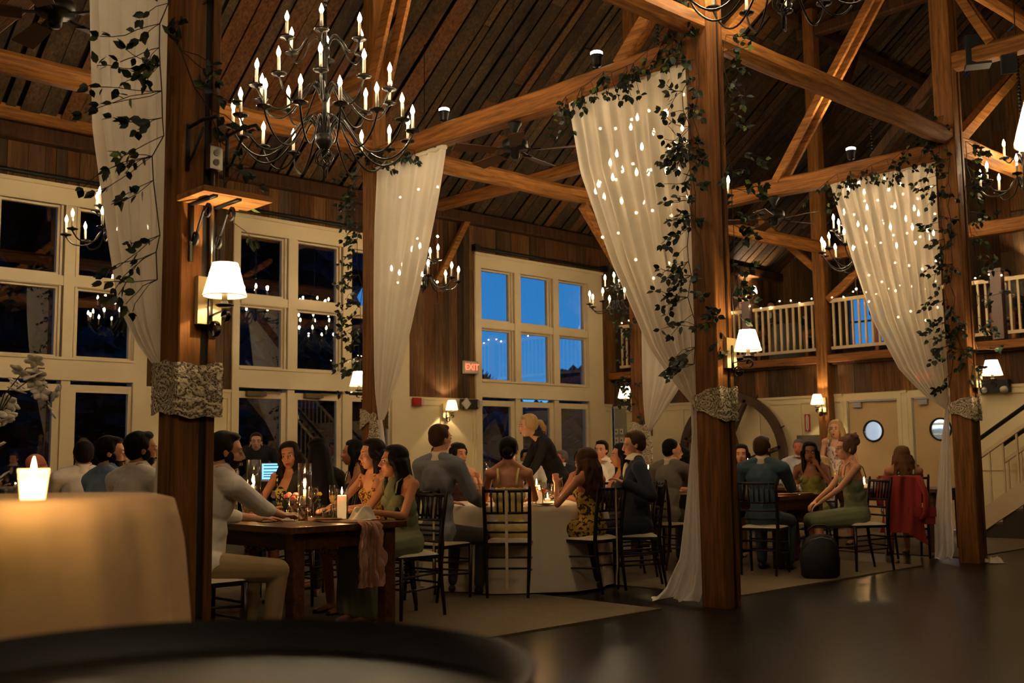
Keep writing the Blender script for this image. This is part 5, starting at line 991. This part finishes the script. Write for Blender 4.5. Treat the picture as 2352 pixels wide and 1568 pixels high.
        if st in ('long', 'bob', 'wavy', 'mid'):
            L_ = {'long': .5, 'bob': .17, 'wavy': .36, 'mid': .26}[st]; n = 22; rnd = random.Random(int(X*100)); bk = V((0, -.075, 0))
            for i in range(n):
                a = pi*(i/(n-1))*1.25-pi*.125; ox, oy = cos(a)*.085, -.02-abs(sin(a))*.075 if sin(a) > 0 else .02; p = H(ox, oy, .02); pts = [p]; LL = L_*rnd.uniform(.9, 1.05)
                for j in range(1, 6): t = j/5; pts.append(V((p.x*(1+.1*t)+.012*sin(i*2.1+j*1.6)*(2 if st in ('wavy', 'bob') else .6), min(p.y, hd.y)-.03*t*(1 if oy < 0 else -.6)+.012*cos(i*1.7+j*1.9)*(1.6 if st == 'wavy' else .5)-(.02 if oy < -.03 else 0), p.z-LL*t)))
                h.tube(pts, [.022, .024, .026, .025, .021, .008], 6)
            if st in ('long', 'wavy', 'bob'): h.cap(H(0, -.06, 0), V((hd.x, hd.y-.1, hd.z-.12)), .07, .06, 10)
        if st == 'up': E(0, -.1, .08, (.06, .055, .055)); E(.025, -.06, .13, (.05, .05, .035)); E(-.03, -.075, .12, (.04, .045, .035)); [h.tube([H(.09*cos(i), -.06+.05*sin(i*1.7), .06+.02*i), H(.05*cos(i+1), -.1+.03*sin(i), .12+.01*i), H(.02*cos(i+2), -.12, .07+.02*i)], [.012, .016, .01], 6) for i in range(5)]
        if st == 'bunlow': E(0, -.1, -.0, (.045, .04, .045)); E(0, 0, .08, (.078, .085, .05)); [E(s*.068, .02, .03, (.018, .045, .05)) for s in (-1, 1)]
        if st == 'pony': h.tube([H(0, -.1, .03), H(0, -.15, .02), H(0, -.18, -.05), H(0, -.175, -.13), H(0, -.17, -.19)], [.03, .035, .032, .024, .006], 8)
        vox(h, 'hair', hairm(hc), P, max(q*.9, .008), 2)
    # clothes
    kind, c = outfit[0], outfit[1]; cm = outfit[2] if len(outfit) > 2 else clothm('%d_%d_%d' % c, c); o = MB(); g = .014
    def sleeves(to=1., r=1.):
        for (A, e, wr) in elb:
            rr = (.85 if fem else 1.)*r; w2 = e.lerp(wr, to) if to <= 1 else wr
            o.cap(A, e, (.052+g)*rr, (.042+g)*rr, 12)
            if to > 0: o.cap(e, w2, (.042+g)*rr, (.03+g)*rr, 12)
    def trunk(hi=1., low=1.):
        o.ell(wst, (.128*w+g, .1+g, .14), Rl)
        if low: o.ell(pel, (.165*w+g, .12+g, .13)); o.cap(pel, wst, .12*w+g, .1*w+g, 14)
        o.ell(chs+(V((0, 0, 0)) if hi else V((0, -.002, -.085))), (.152*w+g, .105*w+g, (.17 if hi else .12)+g*.5), Rl)
        if fem: [o.ell(chs+V((s*.058, .066, -.035)), (.066, .056, .06)) for s in (-1, 1)]
        if hi:
            for s in (-1, 1): o.cap(nkb+V((s*.045, -.015, .012)), nkb+V((s*sh*.85, -.015, -.03)), .046*w, .05*w, 12)
            o.cap(SL, SR, .055*w+g*.8, .055*w+g*.8, 12); o.cap(nkb+V((-sh*.45, 0, -.03)), nkb+V((sh*.45, 0, -.03)), .056*w, .056*w, 10)
    if kind in ('suit', 'shirt', 'blacktop'):
        trunk(); sleeves({'suit': .93, 'shirt': .95, 'blacktop': .95}[kind] if not (len(outfit) > 3) else outfit[3], 1.06 if kind == 'suit' else 1.)
        if kind == 'suit' and not stand: o.ell(pel+V((0, -.03, -.01)), (.19, .125, .13))
        vox(o, 'jacket' if kind == 'suit' else 'shirt', cm, P, q)
        f = MB(); cz = nkb+V((0, .006, .05)); f.olathe([(.09, -.05), (.074, -.012), (.064, .02), (.059, .018), (.064, -.02)], cz, 20, V((0, -.2, 1))); f.build('collar', cloth if kind == 'suit' else cm, P, True)
        if kind == 'suit':
            [MB().cap(e.lerp(wr, .9), e.lerp(wr, .985), .036, .034, 12).build('cuff', cloth, P, True) for (A, e, wr) in elb]
            f = MB(); f.ell(chs+V((0, .088, .06)), (.04, .035, .1), Rl); f.build('shirt_front', cloth, P, True)
    else:
        trunk(0); 
        if kind == 'halter': o.cap(nkb+V((0, .02, -.02)), chs+V((0, .07, .02)), .05, .07, 10)
    # lower garment
    t = MB()
    if kind in ('dress', 'strapless', 'halter') :
        tgt = o
        hp0, kn0, an0 = LG[0]; hp1, kn1, an1 = LG[1]
        for k_ in range(5): a_ = k_/4; tgt.cap(hp0.lerp(hp1, a_), kn0.lerp(kn1, a_)+V((0, .0, .005)), .105, .085, 10)
        if skirtlen == 'long':
            for k_ in range(5): a_ = k_/4; tgt.cap(kn0.lerp(kn1, a_), an0.lerp(an1, a_)+V(((a_-.5)*.16, .02, .02)), .08, .075, 10)
        vox(o, 'dress', cm, P, q)
        if kind in ('dress', 'halter'):
            for s in (-1, 1):
                f = MB(); a0 = chs+V((s*.085, .11, .02)); tp = nkb+V((s*.095, .0, .022)); b0 = chs+V((s*.075, -.118, .0)); ptS = [a0, a0.lerp(tp, .5)+V((0, .03, .01)), tp, tp.lerp(b0, .5)+V((0, -.035, .01)), b0]; f.tube(ptS, .011, 6, True, .35); f.build('shoulder_strap', cm, P, True)
    elif legs:
        for hp, kn, an in LG: t.cap(hp, kn, .098, .072, 12); t.cap(kn, an+V((0, 0, .02)), .068, .052, 12)
        t.ell(pel+V((0, 0, -.02)), (.17, .125, .11)); vox(t, 'trousers', clothm('%d_%d_%d' % trousers, trousers), P, q)
    if legs:
        for hp, kn, an in LG:
            f = MB()
            if fem: f.cap(an+V((0, .0, -.055)), an+V((0, .14, -.066)), .03, .024, 8); f.tube([an+V((0, -.03, -.03)), an+V((0, -.035, -.085))], [.014, .01], 8); f.build('heeled_shoe', mat('shoe_cream' if skirtlen == 'long' else 'shoe_black', (206, 190, 160) if skirtlen == 'long' else (20, 18, 18), .4), P, True)
            else: f.cap(an+V((0, -.015, -.045)), an+V((0, .16, -.058)), .042, .034, 10); f.build('shoe', mat('shoe_brown', (40, 26, 18), .35), P, True)
    if chairlab:
        a = radians(chface if chface is not None else face); LASTC[0] = chair(X+cos(a)*(.0+chair_off), Y+sin(a)*(chair_off), degrees_(a), chairlab, ribbon)
    return P
def degrees_(a): return a*180/pi
tz = topz
def PP(px, py, X, Y): return dict(X=X, Y=Y, top=tz(px, py, X, Y))
W_ = 'white'
LASTC = [None]
# front table, right side (facing the table = -X = 180)
person('woman in a sage green dress with long black hair, at the front table', **PP(905, 1022, 5.1, 6.5), face=180, sex='f', skin='tan', hair=('long', 'black'), outfit=('halter', (112, 118, 88)), skirtlen='long', lean=.14, head=(-26, 0), hl=(-.16, .42, .8), hr=(.12, .44, .8), q=.0075, chairlab='dark chair under the woman in sage green', ribbon=True, earrings=True)
person('woman with a dark wavy bob and yellow floral top, at the front table', **PP(838, 1008, 5.27, 7.05), face=180, skin='fair', hair=('bob', 'dark'), outfit=('dress', (0, 0, 1), floral('yellow_floral', (226, 178, 84), (120, 60, 30), 60)), lean=.08, head=(-14, -4), hl=(-.1, .42, .8), hr=(.05, .46, .8), q=.0075, chairlab='dark chair under the woman with the dark bob')
person('woman in black seen only as long black hair, leaning at the front table', **PP(722, 1008, 5.12, 7.68), face=72, chface=180, skin='tan', hair=('veil', 'black'), outfit=('blacktop', (16, 15, 16)), lean=.05, head=(0, -4), q=.009, chairlab='dark chair under the woman with the hair hiding her face', skirtlen='long')
person('smiling dark haired woman in a black floral dress, farthest on the front table', **PP(660, 1014, 5.22, 8.25), face=205, skin='tan', hair=('wavy', 'dark'), outfit=('dress', (0, 0, 2), floral('black_floral', (20, 18, 20), (210, 190, 90), 44)), lean=.04, head=(16, -4), hroll=8, q=.0085, chairlab='dark chair under the smiling woman', earrings=True)
# front table, left side
person('man in a white shirt and khaki trousers half behind the nearest post', **PP(512, 990, 3.2, 6.06), face=0, sex='m', skin='fair', hair=('short', 'dark'), outfit=('shirt', (240, 232, 220), clothm('white_shirt', (240, 232, 220)), .35), trousers=(150, 126, 88), lean=.2, head=(-26, -6), hl=(-.25, .55, .8), hr=(-.02, .62, .8), q=.0075, beard=True, chairlab='dark chair under the man in khaki trousers')
person('dark haired bearded man in a white shirt left of the nearest post', **PP(337, 990, 3.15, 6.95), face=15, sex='m', skin='tan', hair=('quiff', 'black'), outfit=('shirt', (226, 214, 200), MC['cloth_white_shirt']), lean=.1, head=(-26, 0), q=.009, beard=True, chairlab='dark chair under the dark haired man in white')
person('bearded man in a light blue shirt facing right', **PP(262, 1001, 3.25, 7.65), face=5, sex='m', skin='fair', hair=('short', 'black'), outfit=('shirt', (136, 160, 190)), lean=.08, head=(-34, -3), q=.009, beard=True, chairlab='dark chair under the man in blue shirt')
person('man in a white shirt with his back turned, at the left', **PP(192, 1011, 3.74, 9.15), face=75, sex='m', skin='tan', hair=('short', 'dark'), outfit=('shirt', (226, 214, 200), MC['cloth_white_shirt']), lean=.05, q=.011, chairlab='dark chair under the man with his back turned')
person('bald bearded man with glasses in a white shirt at the far left', **PP(78, 1040, 3.85, 10.85), face=-5, sex='m', skin='red', hair=('bald', 'grey'), outfit=('shirt', (226, 214, 200), MC['cloth_white_shirt']), lean=.15, q=.011, glasses=True, beard=True, chairlab='dark chair under the bald man')
# round table
person('man in a grey suit jacket with his back to the camera', **PP(992, 974, 5.92, 7.1), face=12, sex='m', skin='fair', hair=('short', 'brown'), outfit=('suit', (134, 138, 144)), trousers=(66, 66, 68), lean=.03, head=(-14, 0), q=.009, chairlab='dark chair under the man in the grey jacket', ribbon=True)
person('woman in a pale yellow dress with straps, seen from behind', **PP(1174, 1003, 6.5, 6.84), face=42, skin='tan', hair=('bunlow', 'black'), outfit=('dress', (232, 206, 128)), lean=.0, q=.0085, skirtlen='long', hl=(-.15, .36, .8), hr=(.15, .36, .8), chairlab='dark chair with a cream ribbon under the woman in yellow', ribbon=True, chair_off=-.02)
person('woman with long brown hair in a yellow and black ruffled dress, from behind', **PP(1358, 1028, 7.14, 6.47), face=95, skin='tan', hair=('wavy', 'brown'), outfit=('strapless', (0, 0, 3), floral('ochre_floral', (196, 160, 66), (60, 44, 22), 30)), lean=.04, q=.0085, hl=(-.17, .25, .95), hr=(.1, .38, .82), chairlab='dark chair with a long cream ribbon under the woman with brown hair', ribbon=True)
person('man in a navy suit turning left with his arm along the next chair back', **PP(1462, 990, 7.64, 6.37), face=135, sex='m', skin='fair', hair=('short', 'brown'), outfit=('suit', (26, 34, 50)), trousers=(24, 30, 44), lean=-.02, head=(4, -8), hl=(-.29, .12, .94), hr=(.15, .4, .8), q=.008, chairlab='dark chair under the man in the navy suit', ribbon=True)
person('dark haired woman facing the camera across the round table', **PP(1066, 1016, 7.45, 8.65), face=255, skin='fair', hair=('bunlow', 'dark'), outfit=('strapless', (60, 40, 36)), lean=.08, head=(12, 2), hl=(-.12, .3, .97), hr=(.1, .3, .98), q=.009, earrings=True, chairlab='dark chair behind the round table')
person('woman in dusty pink with a dark bun, on the far right of the round table', **PP(1300, 1030, 8.38, 7.62), face=185, skin='tan', hair=('bunlow', 'dark'), outfit=('dress', (168, 118, 100)), lean=.1, q=.012, chairlab='dark chair under the woman in dusty pink', head=(20, 0))
person('black haired woman hidden behind the woman with brown hair', **PP(1380, 1018, 8.25, 7.0), face=150, skin='tan', hair=('mid', 'black'), outfit=('strapless', (60, 50, 50)), lean=.04, q=.012, chairlab='dark chair behind the woman with brown hair')
person('blonde waitress in black leaning over the round table', X=8.5, Y=8.15, top=1.5, face=152, stand=True, bend=.62, skin='pale', hair=('pony', 'blonde'), outfit=('blacktop', (16, 16, 18)), trousers=(14, 14, 16), head=(6, -8), hl=(-.1, .5, .82), hr=(.1, .52, .84), q=.01)
# beyond the round table
person('red faced grey haired man in dark clothes in the side aisle', **PP(1408, 1032, 11.1, 10.55), face=190, sex='m', skin='red', hair=('short', 'grey'), outfit=('suit', (28, 32, 44)), lean=.1, q=.014, head=(-20, 0))
person('dark haired man holding a napkin to his mouth', **PP(1440, 1010, 10.2, 9.0), face=200, sex='m', skin='fair', hair=('short', 'dark'), outfit=('shirt', (214, 204, 190), MC['cloth_white_shirt']), lean=.1, hl=(-.03, .2, 1.06), hr=(.03, .2, 1.06), q=.013)
person('man seen between the pair of women beyond the round table', **PP(1098, 1022, 9.3, 11.2), face=250, sex='m', skin='red', hair=('short', 'brown'), outfit=('shirt', (206, 196, 190), MC['cloth_white_shirt']), lean=.1, q=.014)
person('dark haired person behind the man in the grey jacket', **PP(948, 1008, 6.0, 8.35), face=150, skin='tan', hair=('mid', 'black'), outfit=('dress', (40, 34, 34)), lean=.05, q=.012)
person('person in a white shirt behind the dusty pink woman', **PP(1318, 1028, 9.9, 10.1), face=240, sex='m', skin='tan', hair=('short', 'dark'), outfit=('shirt', (214, 204, 190), MC['cloth_white_shirt']), lean=.1, q=.014)
# table between the posts
person('balding dark haired man in a light grey suit facing right', **PP(1530, 1008, 9.13, 7.2), face=0, sex='m', skin='fair', hair=('receding', 'black'), outfit=('suit', (120, 112, 100)), lean=.16, head=(-36, -4), q=.0095, hr=(.05, .5, .8), chairlab='dark chair under the man in light grey', ribbon=True)
person('long dark haired woman right of the balding man, half behind the curtain', **PP(1576, 1026, 11.0, 8.35), face=170, skin='tan', hair=('long', 'black'), outfit=('strapless', (40, 30, 30)), lean=.1, q=.012, head=(-60, 0))
person('man in a teal blue suit with his back to the camera', **PP(1748, 1002, 9.3, 6.12), face=18, sex='m', skin='fair', hair=('short', 'brown'), outfit=('suit', (62, 84, 98)), trousers=(40, 56, 64), lean=.06, head=(-14, 0), hr=(.1, .42, .98), q=.009, beard=True, chairlab='dark chair under the man in the teal suit', ribbon=False)
person('dark haired woman peeping out beside the middle post', **PP(1703, 1020, 11.0, 7.5), face=200, skin='fair', hair=('mid', 'dark'), outfit=('strapless', (70, 40, 40)), lean=.05, q=.011, head=(10, 0))
person('grey haired man behind the man in the teal suit', **PP(1722, 985, 13.2, 9.3), face=180, sex='m', skin='fair', hair=('short', 'grey'), outfit=('shirt', (214, 206, 196), MC['cloth_white_shirt']), lean=.1, q=.014)
person('dark skinned woman with black curly hair and raised hand', **PP(1882, 1014, 11.1, 6.62), face=192, skin='brown', hair=('mid', 'black'), outfit=('strapless', (120, 116, 50)), lean=.1, hl=(-.15, .28, 1.05), hr=(.12, .38, .8), q=.009, head=(24, 0), chairlab='dark chair under the woman with raised hand')
person('grey haired man with braces over a white shirt, from behind', **PP(1842, 1008, 13.6, 8.3), face=200, sex='m', skin='red', hair=('short', 'grey'), outfit=('shirt', (206, 206, 210)), lean=.1, hl=(-.2, .25, 1.1), q=.014)
person('woman in a sage dress with pinned up hair sitting on the near end chair', **PP(1955, 1002, 10.2, 5.6), face=138, chface=150, skin='fair', hair=('up', 'pinkblonde'), outfit=('dress', (116, 124, 92)), lean=.1, head=(4, 0), hl=(-.1, .42, .68), hr=(.06, .42, .68), q=.0085, earrings=True, chairlab='ribboned dark chair under the sage dress woman at the near table end', ribbon=True, chair_off=-.04)
person('standing woman with straight blonde hair in a pale floral dress', X=12.9, Y=7.3, top=tz(1928, 964, 12.9, 7.3), face=190, stand=True, skin='pale', hair=('mid', 'blonde'), outfit=('dress', (0, 0, 5), floral('pale_floral', (214, 200, 196), (150, 130, 140), 26)), q=.011, bend=0, lean=.1)
person('woman in a black dress with white flowers and brown hair, from behind', **PP(2078, 1024, 11.75, 5.85), face=40, skin='tan', hair=('wavy', 'lightbrown'), outfit=('dress', (0, 0, 4), floral('black_white', (18, 18, 20), (210, 206, 200), 18)), lean=.05, hr=(.2, .42, .8), q=.0095, chairlab='dark chair holding the red jacket', chair_off=-.02)
person('guest in a pale blouse seated behind the sage dress', **PP(1990, 1046, 11.9, 6.9), face=120, skin='fair', hair=('mid', 'blonde'), outfit=('shirt', (206, 190, 190), MC['cloth_pale_floral']), lean=.1, q=.013)
person('man with glasses in black by the dark doors', X=7.5, Y=12.75, top=tz(593, 993, 7.5, 12.75), face=240, sex='m', stand=True, skin='pale', hair=('short', 'brown'), outfit=('blacktop', (22, 22, 26)), glasses=True, lean=.1, q=.013)
# balcony guests, mere glimpses through the balusters
for X, Y, c, t, hc in ((17.6, 10.2, (40, 36, 44), 'guest in dark clothes behind the railing left of the post', 'brown'), (17.9, 11.4, (60, 50, 48), 'guest in brown behind the long left railing', 'black'), (17.4, 8.75, (24, 26, 34), 'guest in a dark suit behind the railing near the window', 'dark'), (17.8, 6.95, (110, 104, 100), 'guest in grey behind the right balcony railing', 'black')):
    p = person(t, X, Y, 190, 1.28, 'm', 'tan', ('short', hc), ('suit', c), q=.016, legs=False, chairlab='dark balcony chair under the '+t.split(' behind')[0]); p.location.z = 2.84; LASTC[0].location.z = 2.85
BT2 = draped('banquet_table', 17.6, 10.85, .34, .74, .7, mat('grey_cloth', (120, 112, 110), .8), 'small clothed table on the balcony', 8, .03, 8); BT2.location.z = 2.84
# red jacket over the chair, handbag, bag under the chair
J = empty('red_jacket', (11.46, 5.78, 0), radians(-48), 'red jacket draped over a chair back at the right', 'jacket')
def JF(u, v):
    x = (u-.5)*(.47-.08*sin(v*pi)); ph = sin(u*22+v*3)*.012+sin(u*9+v*6)*.016
    if v < .12: return V((x, -.02-.06*(v/.12)*-1-.06, .93+.03*sin(v/.12*pi*.5)-.03))
    s = (v-.12)/.88; return V((x*(1+.1*s), -.09-.04*sin(s*2)+ph, .93-s*(.62+.16*(u > .55)*(u-.55)*2)))
rj = clothm('red_wool', (150, 44, 36)); MB().grid(JF, 40, 40).build('front_drape', rj, J, True)
MB().tube([(.2, -.11, .9), (.25, -.15, .72), (.23, -.17, .52), (.18, -.17, .44)], [.06, .055, .05, .045], 10, True, .5).build('sleeve', rj, J, True); MB().tube([(-.2, -.1, .9), (-.24, -.12, .75), (-.23, -.14, .6)], [.06, .055, .045], 10, True, .5).build('sleeve', rj, J, True)
Bg = empty('red_clutch', (11.52, 5.56, .4), radians(-48), 'red flap clutch hanging by the red jacket', 'handbag'); MB().box(-.14, .14, -.02, .02, 0, .17).build('pouch', rj, Bg); MB().beam((-.15, -.03, .13), (.15, -.03, .13), .012, .1).build('flap', rj, Bg)
Bk = empty('black_bag', (9.28, 5.5, .012), radians(-44), 'big black rounded bag standing on the carpet between the chairs', 'bag'); Bk.scale = (.86, .86, .86)
m = MB(); m.lathe([(0, 0), (.17, .0), (.21, .03), (.22, .2), (.19, .38), (.12, .46), (0, .48)], (0, 0, 0), 28); m.v = [(x, y*.55, z) for x, y, z in m.v]; m.build('body', blackM, Bk, True)
MB().tube([(-.13, 0, .43), (-.12, -.01, .52), (-.06, -.015, .57), (.06, -.015, .57), (.12, -.01, .52), (.13, 0, .43)], .01, 8).build('handle', black, Bk, True); MB().tube([(-.2, -.03, .3), (-.12, -.09, .42), (0, -.1, .45), (.12, -.09, .42), (.2, -.03, .3)], .004, 6).build('zip', steel, Bk, True)
Wt = empty('tote_bag', (9.25, 6.9, .42), radians(30), 'grey beaded evening bag hanging behind the balding man', 'handbag'); MB().ell((0, 0, .0), (.1, .03, .12)).build('pouch', mat('bag_grey', (90, 86, 76), .5), Wt, True); MB().tube([(-.04, 0, .11), (-.03, 0, .3), (.03, 0, .3), (.04, 0, .11)], .005, 5).build('strap', mat('bag_grey'), Wt, True)
# bake the voxel skins in one pass
dg = bpy.context.evaluated_depsgraph_get()
new = [(o, bpy.data.meshes.new_from_object(o.evaluated_get(dg))) for o in RM]
for o, me in new: o.modifiers.clear(); o.data = me
for o in list(CP0.children)+[CP0]: bpy.data.objects.remove(o)
for k_ in PR:
    if k_ not in USED:
        for o in list(PR[k_].children_recursive)+[PR[k_]]: bpy.data.objects.remove(o)
# ---- world and exposure
w = bpy.data.worlds.new('dusk'); scene.world = w; w.use_nodes = True; nt = w.node_tree; N = nt.nodes.new; L = nt.links.new
bg = nt.nodes['Background']; tc = N('ShaderNodeTexCoord'); sx = N('ShaderNodeSeparateXYZ'); rp = N('ShaderNodeValToRGB'); L(tc.outputs['Generated'], sx.inputs[0]); L(sx.outputs['Z'], rp.inputs['Fac']); L(rp.outputs[0], bg.inputs[0])
e = rp.color_ramp.elements; e[0].position = 0.; e[0].color = (*s2l((84, 160, 222)), 1); e[1].position = .55; e[1].color = (*s2l((20, 84, 168)), 1); q = e.new(.12); q.color = (*s2l((62, 148, 220)), 1); q = e.new(.25); q.color = (*s2l((50, 136, 212)), 1)
bg.inputs[1].default_value = .95
vs = scene.view_settings; scene.display_settings.display_device = 'sRGB'; vs.view_transform = 'Standard'; vs.look = 'None'; vs.gamma = 1; vs.use_curve_mapping = False; vs.exposure = .45
c = scene.cycles; c.max_bounces = 10; c.diffuse_bounces = 2; c.glossy_bounces = 3; c.transmission_bounces = 8; c.transparent_max_bounces = 16; c.sample_clamp_indirect = 4; c.sample_clamp_direct = 0; c.caustics_reflective = False; c.caustics_refractive = False; c.use_light_tree = True; c.adaptive_threshold = .02
